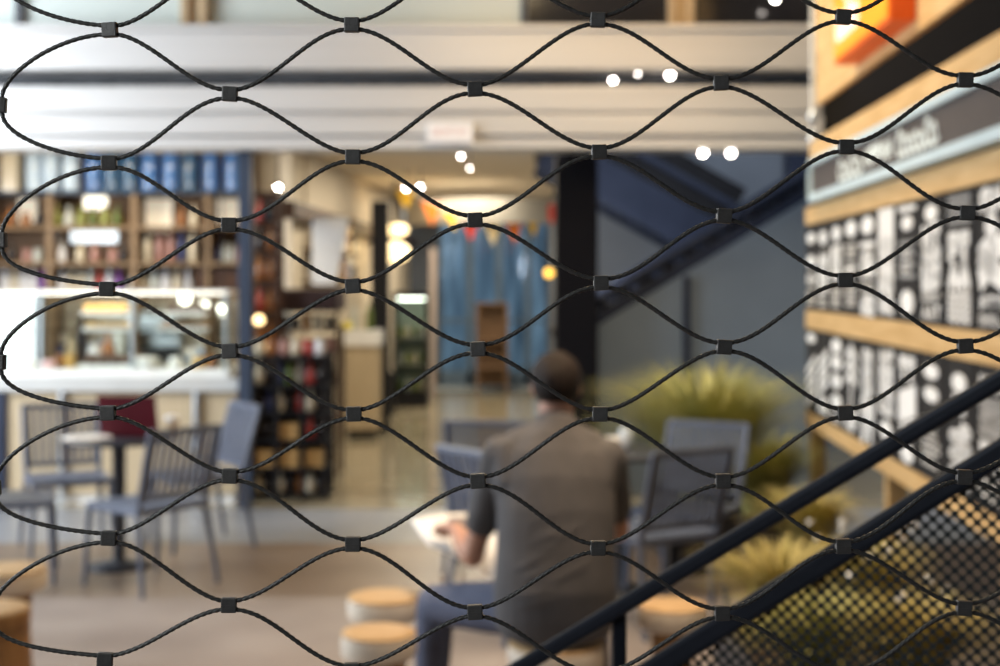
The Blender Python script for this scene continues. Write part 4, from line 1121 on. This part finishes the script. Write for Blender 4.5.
# ================================================================== FURNITURE OF THE COURT
def make_chair(m, label):
    t = empty('slatted_chair', (0, 0, 0), label, 'chair', 'slatted chairs in the court')
    W2 = .225
    s = MB()
    for k in range(9):
        x = -W2 + .012 + k * (2 * W2 - .024) / 8
        s.box(x - .019, x + .019, -.20, .22, .437, .455, .004)
    s.build('seat', m, t)
    f = MB(); f.box(-W2, W2, .205, .235, .415, .452, .008); f.box(-W2, W2, -.225, -.195, .415, .45, .008)
    for sx in (-1, 1): f.box(sx * W2 - .014, sx * W2 + .014, -.22, .23, .415, .452, .006)
    f.build('seat_frame', m, t)
    bk = MB()
    for k in range(9):
        x = -W2 + .035 + k * (2 * W2 - .07) / 8
        bk.beam((x, -.222, .50), (x * 1.03, -.318, .845), .030, .009, .002, up=(0, 1, 0))
    bk.build('backrest', m, t)
    bf = MB()
    for sx in (-1, 1):
        bf.tube([(sx * (W2 - .005), -.205, .44), (sx * W2, -.235, .55), (sx * (W2 + .005), -.288, .74), (sx * (W2 + .006), -.322, .862)], [.017, .0165, .016, .014], 10)
    bf.beam((-W2 - .012, -.322, .858), (W2 + .012, -.322, .858), .024, .034, .006)
    bf.beam((-W2, -.222, .50), (W2, -.222, .50), .02, .03, .005)
    bf.build('back_frame', m, t)
    for sx in (-1, 1):
        MB().tube([(sx * (W2 - .005), -.205, .44), (sx * (W2 + .012), -.245, .22), (sx * (W2 + .025), -.285, 0)], [.018, .016, .013], 10).build('leg', m, t)
        MB().tube([(sx * (W2 - .005), .215, .44), (sx * (W2 + .008), .225, .22), (sx * (W2 + .018), .235, 0)], [.018, .016, .013], 10).build('leg', m, t)
    return t
CH = {}
def chair(x, y, d, m, label):
    a = math.atan2(-d[0], d[1])
    if 'p' not in CH:
        o = make_chair(m, label); CH['p'] = o; CH['m'] = m
    else:
        o = copy_tree(CH['p'])
        if m is not CH['m']:
            for ch in kids(o): swap_mat(ch, m)
        o['label'] = label
    o.location = (x, y, 0); o.rotation_euler = (0, 0, a)
    return o
chair(-1.92, 7.58, (-.78, .62), M_chair, 'slate blue slatted chair nearest the camera at the laptop table')
chair(-1.90, 8.70, (-.84, -.54), M_chair, 'pale lit slatted chair at the right of the laptop table beside wine rack')
chair(-2.66, 8.55, (.42, -.90), M_chair, 'slatted chair behind the laptop table facing the camera')
chair(-2.72, 7.72, (.96, .28), M_chair, 'slatted chair cut by the left edge of the picture')
chair(-.03, 8.05, (.15, .98), M_chair, 'dark slatted chair seen just over left shoulder of the person')
chair(.10, 6.62, (.80, .60), M_chair, 'slate blue slatted chair half hidden behind left arm of the person')
chair(.74, 6.72, (-.50, .87), M_chair, 'dark slatted chair just right of the person')
chair(.99, 7.40, (-.50, -.86), M_chair, 'pale lit grey slatted chair in front of the tall grass')

def cafe_table(x, y, label, r=.30):
    t = empty('cafe_table', (x, y, 0), label, 'table', 'round dark cafe tables')
    MB().lathe([(r - .012, .722), (r, .728), (r, .746), (r - .006, .75), (.02, .75)], 40).build('tabletop', M_tabletop, t)
    MB().lathe([(.10, .712), (.10, .722), (.04, .70), (.036, .06), (.04, .03)], 16).build('pole', M_tabletop, t)
    MB().lathe([(.185, 0), (.19, .006), (.185, .018), (.05, .035), (.04, .05)], 28).build('base', M_tabletop, t)
    return t
TX, TY = -2.20, 8.02
cafe_table(TX, TY, 'round dark cafe table with the maroon laptop', .31)
cafe_table(.64, 7.38, 'round dark cafe table right of the person in front of grass')
# laptop
t = empty('laptop', (XP(133, 8.05), 8.02, .7505), 'open maroon laptop with its lid turned to the camera', 'laptop', None, math.radians(-8))
MB().box(-.17, .17, -.02, .21, 0, .016, .004).build('keyboard_base', M_maroon, t)
m = MB().prism([(-.175, -.02, .014), (.175, -.02, .014), (.175, -.075, .245), (-.175, -.075, .245)], (0, -.009, -.002)); lid = m.build('lid', M_maroon, t)
m = MB().prism([(-.16, -.018, .026), (.16, -.018, .026), (.16, -.069, .235), (-.16, -.069, .235)], (0, -.001, 0)); m.build('screen', M_black, lid)
o = MB().box(-.13, .13, -.09, .09, 0, .006, .002); o.box(-.10, .12, -.07, .08, .006, .012, .002)
o = o.build('magazine', M_paper); o.location = (TX - .16, TY - .08, .7505); o.rotation_euler = (0, 0, .5); tag(o, 'white papers lying on the table left of the laptop', 'papers')
t = empty('paper_cup', (XP(172, 8.0), 8.0, .7505), 'beige takeaway cup with white lid right of the laptop', 'cup')
MB().lathe([(.028, 0), (.030, .004), (.040, .10), (.041, .104)], 18).build('cup', mat('kraft_paper', (.60, .46, .30), None, 8, .7), t)
MB().lathe([(.043, .10), (.044, .106), (.043, .116), (.036, .118), (.035, .126)], 18).build('lid', M_white, t)
t = empty('coffee_cup', (XP(613, 7.3), 7.26, .7505), 'white coffee cup on the table beside the person', 'cup')
MB().lathe([(.025, 0), (.03, .006), (.040, .05), (.042, .085), (.038, .085), (.035, .05)], 18).build('bowl', M_white, t); cup = kids(t)[0]
MB().tube([(.04, 0, .07), (.065, 0, .065), (.065, 0, .035), (.037, 0, .03)], .005, 6).build('handle', M_white, cup)
o = MB().lathe([(.03, 0), (.033, .004), (.036, .12), (.034, .12)], 18).build('water_glass', mat('pale_glass', (.45, .50, .55), None, 6, .15)); o.location = (XP(626, 7.4), 7.40, .7505); tag(o, 'tumbler on the table right of the white coffee cup', 'glass')

def stool(x, y, r, label, h=.45, body=.62, flare=False):
    t = empty('log_stool', (x, y, 0), label, 'stool', 'round timber stools')
    th = .085
    MB().lathe([(r * .97, h - .012), (r * .985, h - .004), (r * .95, h), (r * .5, h + .001), (.01, h + .001)], 32).build('seat', M_woodstool, t)
    MB().lathe([(r * .93, h - th), (r * .99, h - th + .012), (r, h - .03), (r * .985, h - .010)], 32).build('seat_edge', M_stoolside if not flare else M_trunk, t)
    if flare:
        MB().lathe([(r * 1.12, 0), (r * 1.08, .10), (r * .99, .28), (r * .94, h - th)], 28).build('trunk', M_trunk, t)
    else:
        MB().lathe([(r * body * 1.1, 0), (r * body, .05), (r * body * .92, .22), (r * body, h - th)], 24).build('trunk', M_trunk, t)
    return t
stool(-.440, 5.30, .142, 'round pale edged stool left of the person, the farther of two')
stool(-.415, 4.76, .130, 'round pale edged stool left of the person, the nearer of two')
stool(-2.06, 5.80, .165, 'mushroom shaped timber stool at the left edge, behind the solid trunk stool')
stool(-1.89, 5.10, .16, 'solid trunk stool cut by the lower left corner', flare=True)
stool(.640, 5.16, .128, 'round timber stool under the handrail right of the person')
stool(.19, 4.70, .165, 'round timber stool the person sits on', .43)

# ================================================================== PLANTS
def clump(name, loc, n, hgt, spread, m, label, seed, z0=.0, thin=.006, flowers=0, lean=1.0):
    rnd = random.Random(seed); mb2 = MB()
    for i in range(n):
        a = rnd.uniform(0, 2 * PI); rr = rnd.uniform(0, .10) * spread * 2
        bx, by = rr * math.cos(a), rr * math.sin(a)
        a += rnd.uniform(-.5, .5)
        h = hgt * rnd.uniform(.55, 1.05); sp = spread * rnd.uniform(.25, 1.0) * lean
        w = thin * rnd.uniform(.7, 1.3); side = Vector((-math.sin(a), math.cos(a), 0)); vs = []
        for k in range(6):
            f = k / 5
            r_ = sp * f ** 1.6; zz = h * (math.sin(f * PI * .62) / math.sin(PI * .62 if f > .9 else PI * .5)) if False else h * (1.25 * f - .42 * f * f * (1 + sp / max(spread, .01) * .5))
            c = Vector((bx + math.cos(a) * r_, by + math.sin(a) * r_, z0 + zz))
            ww = w * (1 - f) ** .6 + .0006
            vs += [c + side * ww, c - side * ww]
        mb2.add(vs, [(2 * k, 2 * k + 1, 2 * k + 3, 2 * k + 2) for k in range(5)], True)
    o = empty(name, loc, label, 'plant')
    mb2.build('foliage', m, o)
    fm = MB()
    for i in range(flowers):
        fm.ball((rnd.uniform(-spread, spread) * .7, rnd.uniform(-spread, spread) * .7, z0 + hgt * rnd.uniform(.55, .9)), rnd.uniform(.012, .02), 6, 4)
    if flowers: fm.build('flower_heads', M_flower, o)
    return o
def planter(x0, x1, y0, y1, h, label):
    t = empty('planter', ((x0 + x1) / 2, (y0 + y1) / 2, 0), label, 'planter')
    m = MB()
    for a in ((x0, x0 + .03, y0, y1), (x1 - .03, x1, y0, y1), (x0, x1, y0, y0 + .03), (x0, x1, y1 - .03, y1)): m.box(*a, 0, h, .004)
    wpart('wall', m, M_planter, t)
    wpart('soil', MB().box(x0 + .03, x1 - .03, y0 + .03, y1 - .03, 0.01, h - .03), M_soil, t)
planter(.93, 1.68, 4.55, 6.05, .22, 'low dark planter of dry grass behind the railing')
planter(1.40, 1.78, 6.30, 7.55, .26, 'narrow dark planter under the lower menu boards')
planter(.95, 1.78, 7.75, 9.0, .34, 'dark planter of tall arching grass before the stairs')
clump('ornamental_grass', (1.50, 8.02, .31), 700, .62, .50, M_grass, 'olive green grass clump between the pale lit chair and the frame post', 7, thin=.009)
clump('ornamental_grass', (1.25, 8.50, .31), 1500, 1.10, .80, M_grass, 'big yellow green clump of arching grass before the stairs', 1, thin=.009)
clump('ornamental_grass', (1.58, 7.1, .23), 520, .50, .36, M_drygrass, 'olive dry grass clump under the lower menu boards', 2, thin=.008)
clump('ornamental_grass', (1.18, 5.80, .19), 520, .50, .40, M_drygrass, 'dry straw grass clump nearest the dark chair', 3, thin=.008)
clump('ornamental_grass', (1.48, 5.65, .19), 520, .56, .34, M_drygrass, 'dry straw grass clump with white specks beside the frame post', 4, flowers=14, thin=.008)
clump('ornamental_grass', (1.15, 5.05, .19), 520, .44, .36, M_grass, 'short green grass clump seen low between the two rails', 5, thin=.008)
clump('ornamental_grass', (1.48, 4.95, .19), 520, .46, .34, M_drygrass, 'dry grass clump seen through the perforated sheet', 6, flowers=5, thin=.008)

# ================================================================== PERSON
def lerp(a, c, t): return a + (c - a) * t
def chain(mb2, pts, n=14, cf=1.0):
    """lofted limb: pts = (centre, half width along the side axis, half depth), rounded ends"""
    P_ = [Vector(p[0]) for p in pts]
    d0 = (P_[1] - P_[0]).normalized()
    ref = Vector((1, 0, 0)) if abs(d0.x) < .85 else Vector((0, 0, 1))
    rings = []
    for i, p in enumerate(P_):
        t = (P_[min(i + 1, len(P_) - 1)] - P_[max(i - 1, 0)]).normalized()
        s = (ref - t * ref.dot(t)).normalized(); u = t.cross(s)
        rings.append((p, s, u, t, pts[i][1], pts[i][2]))
    full = []
    p, s, u, t, a, c = rings[0]
    for q in (.0, .5, .87): full.append((p - t * cf * min(a, c) * math.sqrt(max(0, 1 - q * q)), s, u, max(q, .05) * a, max(q, .05) * c))
    full += [(p, s, u, a, c) for (p, s, u, t, a, c) in rings]
    p, s, u, t, a, c = rings[-1]
    for q in (.87, .5, .0): full.append((p + t * min(a, c) * math.sqrt(max(0, 1 - q * q)), s, u, max(q, .05) * a, max(q, .05) * c))
    vs = []; fs = []
    for (p, s, u, a, c) in full:
        for k in range(n):
            g = 2 * PI * k / n; vs.append(p + s * (a * math.cos(g)) + u * (c * math.sin(g)))
    for i in range(len(full) - 1):
        for k in range(n):
            k2 = (k + 1) % n; fs.append((i * n + k, i * n + k2, (i + 1) * n + k2, (i + 1) * n + k))
    fs.append(list(range(n))[::-1]); fs.append([len(vs) - n + k for k in range(n)])
    mb2.add(vs, fs, True)
def fuse(mb2, name, m, voxel, parent=None, smooth=6, origin=None):
    """joins overlapping closed pieces into one continuous skin"""
    o = mb2.build('tmp', m)
    r = o.modifiers.new('r', 'REMESH'); r.mode = 'VOXEL'; r.voxel_size = voxel; r.use_smooth_shade = True
    s = o.modifiers.new('s', 'SMOOTH'); s.iterations = smooth; s.factor = .5
    dg = bpy.context.evaluated_depsgraph_get()
    me = bpy.data.meshes.new_from_object(o.evaluated_get(dg), depsgraph=dg)
    bpy.data.objects.remove(o, do_unlink=True)
    me.name = name
    if origin is not None: me.transform(Matrix.Translation(-Vector(origin)))
    me.polygons.foreach_set('use_smooth', [True] * len(me.polygons))
    me.materials.clear(); me.materials.append(m)
    ob = bpy.data.objects.new(name, me); COL.objects.link(ob)
    if parent: ob.parent = parent
    elif origin is not None: ob.location = origin
    return ob
BO = Vector((.19, 4.72, .44))
cx = .185
hipL, hipR = Vector((.10, 4.74, .53)), Vector((.285, 4.74, .53))
kneeL, kneeR = Vector((-.235, 5.06, .475)), Vector((.33, 5.20, .49))
ankL, ankR = Vector((-.255, 5.05, .085)), Vector((.36, 5.14, .085))
shL, shR = Vector((.005, 4.80, 1.055)), Vector((.372, 4.80, 1.045))
elL, elR = Vector((-.095, 4.85, .690)), Vector((.425, 4.98, .76))
wrL, wrR = Vector((-.165, 5.09, .745)), Vector((.24, 5.20, .70))
hd = Vector((.196, 4.87, 1.288))
torso = [((cx, 4.71, .50), .185, .135), ((cx, 4.70, .60), .195, .145), ((cx, 4.71, .72), .192, .135), ((cx, 4.73, .84), .190, .13), ((cx + .002, 4.76, .95), .192, .125), ((cx + .004, 4.785, 1.04), .185, .105), ((cx + .006, 4.80, 1.095), .135, .085), ((cx + .008, 4.815, 1.13), .08, .07)]
neck = [((cx + .008, 4.815, 1.09), .066, .064), ((hd.x - .003, 4.835, 1.16), .060, .062), ((hd.x, 4.86, 1.25), .058, .062)]
def add_hand(m, wrist, fore, side, palm_n):
    """palm, four bent fingers of unequal length and a thumb from the side of the palm"""
    f = Vector(fore).normalized(); pn = Vector(palm_n); pn = (pn - f * pn.dot(f)).normalized(); s = f.cross(pn) * side
    pc = [((wrist), .027, .020), ((wrist + f * .03), .034, .017), ((wrist + f * .075), .040, .015), ((wrist + f * .09), .038, .013)]
    P_ = [Vector(p[0]) for p in pc]
    for (a, wa, ta), (c, wc, tc_) in zip(pc[:-1], pc[1:]):
        for q in (-1, -.33, .33, 1):
            m.tube([a + s * q * (wa - ta), c + s * q * (wc - tc_)], [ta, tc_], 10)
    for q, ln in ((-1, .062), (-.35, .078), (.3, .084), (.95, .074)):
        b0 = wrist + f * .085 + s * q * .027
        p1 = b0 + f * ln * .42 + s * q * .004; p2 = p1 + (f * .75 - pn * .55) * ln * .33; p3 = p2 + (f * .35 - pn * .85) * ln * .27
        m.tube([b0, p1, p2, p3, p3 + (p3 - p2) * .2], [.0092, .0088, .0082, .0076, .004], 10)
    b0 = wrist + f * .028 + s * .026
    p1 = b0 + (f * .55 + s * .75 - pn * .2).normalized() * .036; p2 = p1 + (f * .85 + s * .2 - pn * .35).normalized() * .03; p3 = p2 + (f * .9 - pn * .4).normalized() * .022
    m.tube([b0, p1, p2, p3], [.014, .0115, .010, .0065], 10)
body = MB()
chain(body, torso, 20, .3); chain(body, neck)
# head: skull, jaw, nose, brow, ears
body.ball((hd.x, hd.y - .008, hd.z + .012), .1, 18, 14, (.078 / .1, .098 / .1, .098 / .1))
chain(body, [((hd.x, hd.y + .045, hd.z - .02), .062, .05), ((hd.x, hd.y + .052, hd.z - .075), .050, .042), ((hd.x, hd.y + .066, hd.z - .10), .028, .022)])
chain(body, [((hd.x, hd.y + .092, hd.z + .005), .010, .010), ((hd.x, hd.y + .108, hd.z - .03), .014, .012)])
for sx in (-1, 1):
    body.ball((hd.x + sx * .081, hd.y - .002, hd.z - .012), .03, 10, 8, (.32, .62, 1.05))
    body.ball((hd.x + sx * .032, hd.y + .083, hd.z + .018), .016, 8, 6, (1.3, .6, .5))
for sh, el, wr in ((shL, elL, wrL), (shR, elR, wrR)):
    chain(body, [(sh, .056, .056), (lerp(sh, el, .35), .050, .052), (lerp(sh, el, .8), .041, .043), (el, .040, .042)])
    chain(body, [(el, .040, .042), (lerp(el, wr, .3), .043, .044), (lerp(el, wr, .75), .031, .032), (wr, .026, .023)])
add_hand(body, wrL, Vector((-.35, .85, -.15)), 1, Vector((.2, .1, 1)))
add_hand(body, wrR, Vector((-.75, .5, -.2)), -1, Vector((.1, .2, 1)))
for hp, kn, an in ((hipL, kneeL, ankL), (hipR, kneeR, ankR)):
    chain(body, [(hp, .085, .085), (lerp(hp, kn, .5), .072, .074), (kn, .055, .056)])
    chain(body, [(kn, .053, .055), (lerp(kn, an, .3), .054, .056), (lerp(kn, an, .8), .036, .038), (an, .034, .036)])
    chain(body, [(an + Vector((0, -.03, -.03)), .032, .03), (an + Vector((0, .06, -.045)), .036, .026), (an + Vector((0, .15, -.058)), .034, .018)])
person = fuse(body, 'person', M_skin, .0065, None, 4, BO)
tag(person, 'seated person seen from behind in a grey T-shirt and jeans holding an open magazine', 'person')
# T-shirt
sh_ = MB()
chain(sh_, [((cx, 4.705, .475), .197, .150), ((cx, 4.695, .54), .207, .158), ((cx, 4.69, .62), .208, .158), ((cx + .004, 4.705, .74), .204, .147), ((cx + .006, 4.725, .86), .203, .142), ((cx + .006, 4.757, .96), .205, .137), ((cx + .005, 4.783, 1.045), .198, .117), ((cx + .006, 4.80, 1.10), .148, .096), ((cx + .008, 4.815, 1.133), .086, .080)], 24, .25)
for sh, el, q in ((shL, elL, .66), (shR, elR, .70)):
    chain(sh_, [(sh + Vector((0, 0, -.005)), .070, .070), (lerp(sh, el, .3), .066, .069), (lerp(sh, el, q), .061, .065)])
for sx, sh in ((-1, shL), (1, shR)):
    chain(sh_, [((cx + sx * .05, 4.81, 1.10), .07, .075), ((cx + sx * .12, 4.802, 1.075), .066, .078), (sh + Vector((-sx * .015, 0, -.012)), .060, .072)])
    chain(sh_, [(sh + Vector((-sx * .03, -.012, -.01)), .075, .08), ((cx + sx * .15, 4.765, .95), .065, .10)])
# folds across the back
rnd = random.Random(4)
TR = [(.475, 4.705, .197, .150), (.54, 4.695, .207, .158), (.62, 4.69, .208, .158), (.74, 4.705, .204, .147), (.86, 4.725, .203, .142), (.96, 4.757, .205, .137), (1.045, 4.783, .198, .117), (1.10, 4.80, .148, .096)]
def back_y(x, z_):
    for (z0, y0, w0, d0), (z1, y1, w1, d1) in zip(TR[:-1], TR[1:]):
        if z0 <= z_ <= z1:
            f = (z_ - z0) / (z1 - z0); y, w, d = y0 + (y1 - y0) * f, w0 + (w1 - w0) * f, d0 + (d1 - d0) * f
            return y - d * math.sqrt(max(.02, 1 - ((x - cx - .005) / w) ** 2))
    return 4.62
for k in range(13):
    z0 = .55 + .036 * k; x0 = cx - .19 + rnd.uniform(0, .10); ln = rnd.uniform(.16, .28); sl = rnd.uniform(.25, .65)
    pts = []
    for t_ in (0, .2, .4, .6, .8, 1):
        x = min(x0 + ln * t_, cx + .185); zz = min(max(z0 + ln * sl * t_ + .012 * math.sin(4 * t_ + k), .49), 1.08)
        pts.append(Vector((x, back_y(x, zz) + .003, zz)))
    sh_.tube(pts, [.003, .008, .011, .011, .008, .003], 8)
shirt = fuse(sh_, 'shirt', M_shirt, .008, person, 5, BO)
nb = MB()
ring = []
for k in range(25):
    a = 2 * PI * k / 24; ring.append(Vector((cx + .008 + .076 * math.cos(a), 4.822 + .072 * math.sin(a), 1.142 + .022 * -math.sin(a))))
nb.tube(ring, .0085, 8); nb.v = [p - BO for p in nb.v]; nb.build('neckband', M_shirt, shirt)
# jeans
jn = MB()
chain(jn, [((cx, 4.735, .47), .180, .125), ((cx, 4.735, .56), .185, .135), ((cx, 4.74, .62), .180, .130)], 20, .25)
for hp, kn, an in ((hipL, kneeL, ankL), (hipR, kneeR, ankR)):
    chain(jn, [(hp, .098, .098), (lerp(hp, kn, .45), .090, .092), (lerp(hp, kn, .85), .076, .078), (kn, .071, .072)])
    chain(jn, [(kn, .070, .071), (lerp(kn, an, .35), .069, .071), (lerp(kn, an, .97), .058, .062)])
fuse(jn, 'jeans', M_jeans, .009, person, 5, BO)
for an in (ankL, ankR):
    s = MB(); chain(s, [(an + Vector((0, -.045, -.045)), .042, .040), (an + Vector((0, .06, -.042)), .046, .038), (an + Vector((0, .16, -.052)), .043, .028)])
    fuse(s, 'shoe', M_shoe, .008, person, 3, BO)
# hair: short crop, a shell with a hairline at the nape and round the ears
hr_ = MB(); n, mm_ = 30, 18; vs = []; fs = []
for i in range(mm_ + 1):
    th = PI * i / mm_
    for k in range(n):
        a = 2 * PI * k / n
        d = Vector((math.sin(th) * math.cos(a), math.sin(th) * math.sin(a), math.cos(th)))
        front = d.y
        low = -.72 if front < -.35 else (-.72 + (front + .35) * 1.25)      # hairline height
        if abs(d.x) > .8 and -.35 < front < .35: low = max(low, -.05)
        zz = max(d.z, min(low, .55))
        r0 = 1.0 if d.z >= low else 0.9
        nz = noise.noise(d * 9) * .004
        vs.append(Vector((hd.x + d.x * (.0925 * r0 + nz), hd.y - .010 + d.y * (.107 * r0 + nz), hd.z + .012 + zz * (.106 * r0) + nz)))
for i in range(mm_):
    for k in range(n):
        k2 = (k + 1) % n; fs.append((i * n + k, i * n + k2, (i + 1) * n + k2, (i + 1) * n + k))
hr_.add(vs, fs, True); hr_.v = [p - BO for p in hr_.v]; hr_.build('hair', M_hair, person)
for sx in (-1, 1):
    e = MB().ball((hd.x + sx * .032, hd.y + .086, hd.z + .004), .0115, 10, 8); e.v = [p - BO for p in e.v]; e.build('eye', M_eye, person)
e = MB().tube([Vector((hd.x + x_, hd.y + .097 - abs(x_) * .25, hd.z - .058)) for x_ in (-.024, -.012, 0, .012, .024)], [.003, .006, .0065, .006, .003], 8); e.v = [p - BO for p in e.v]; e.build('mouth', M_lip, person)

# magazine in the person's hands: two bowed pages joined at the spine
mg = empty('open_magazine', P(478, 560, 5.12), 'open white magazine in the left hand of the person', 'magazine')
def page(c00, c10, c01, c11, bow, n=8):
    m = MB(); vs = []; fs = []
    c00, c10, c01, c11 = map(Vector, (c00, c10, c01, c11))
    nrm = (c10 - c00).cross(c01 - c00).normalized()
    if nrm.z < 0: nrm = -nrm
    for side in (0, 1):
        for i in range(n + 1):
            for j in range(2):
                u = i / n; p = (c00.lerp(c10, u)).lerp(c01.lerp(c11, u), j)
                vs.append(p + nrm * (bow * math.sin(PI * u) - side * .005))
    q = 2 * (n + 1)
    for i in range(n):
        a = 2 * i
        fs += [(a, a + 1, a + 3, a + 2), (q + a, q + a + 2, q + a + 3, q + a + 1), (a, a + 2, q + a + 2, q + a), (a + 1, q + a + 1, q + a + 3, a + 3)]
    fs += [(0, q, q + 1, 1), (2 * n, 2 * n + 1, q + 2 * n + 1, q + 2 * n)]
    return m.add(vs, fs, True)
sp0, sp1 = P(478, 514, 5.42), P(488, 576, 5.14)
pg_ = wpart('page', page(sp0, P(411, 520, 5.40), sp1, P(428, 545, 5.20), .018), M_paper, mg)
wpart('page', page(sp0, P(540, 520, 5.40), sp1, P(540, 590, 5.05), .018), M_paper, mg)
m = page(sp0.lerp(sp1, .1) + Vector((0, 0, .003)), P(425, 522, 5.39) + Vector((0, 0, .003)), sp0.lerp(sp1, .4) + Vector((0, 0, .003)), P(424, 534, 5.30) + Vector((0, 0, .003)), .018)
wpart('printed_picture', m, M_print, mg).parent = pg_
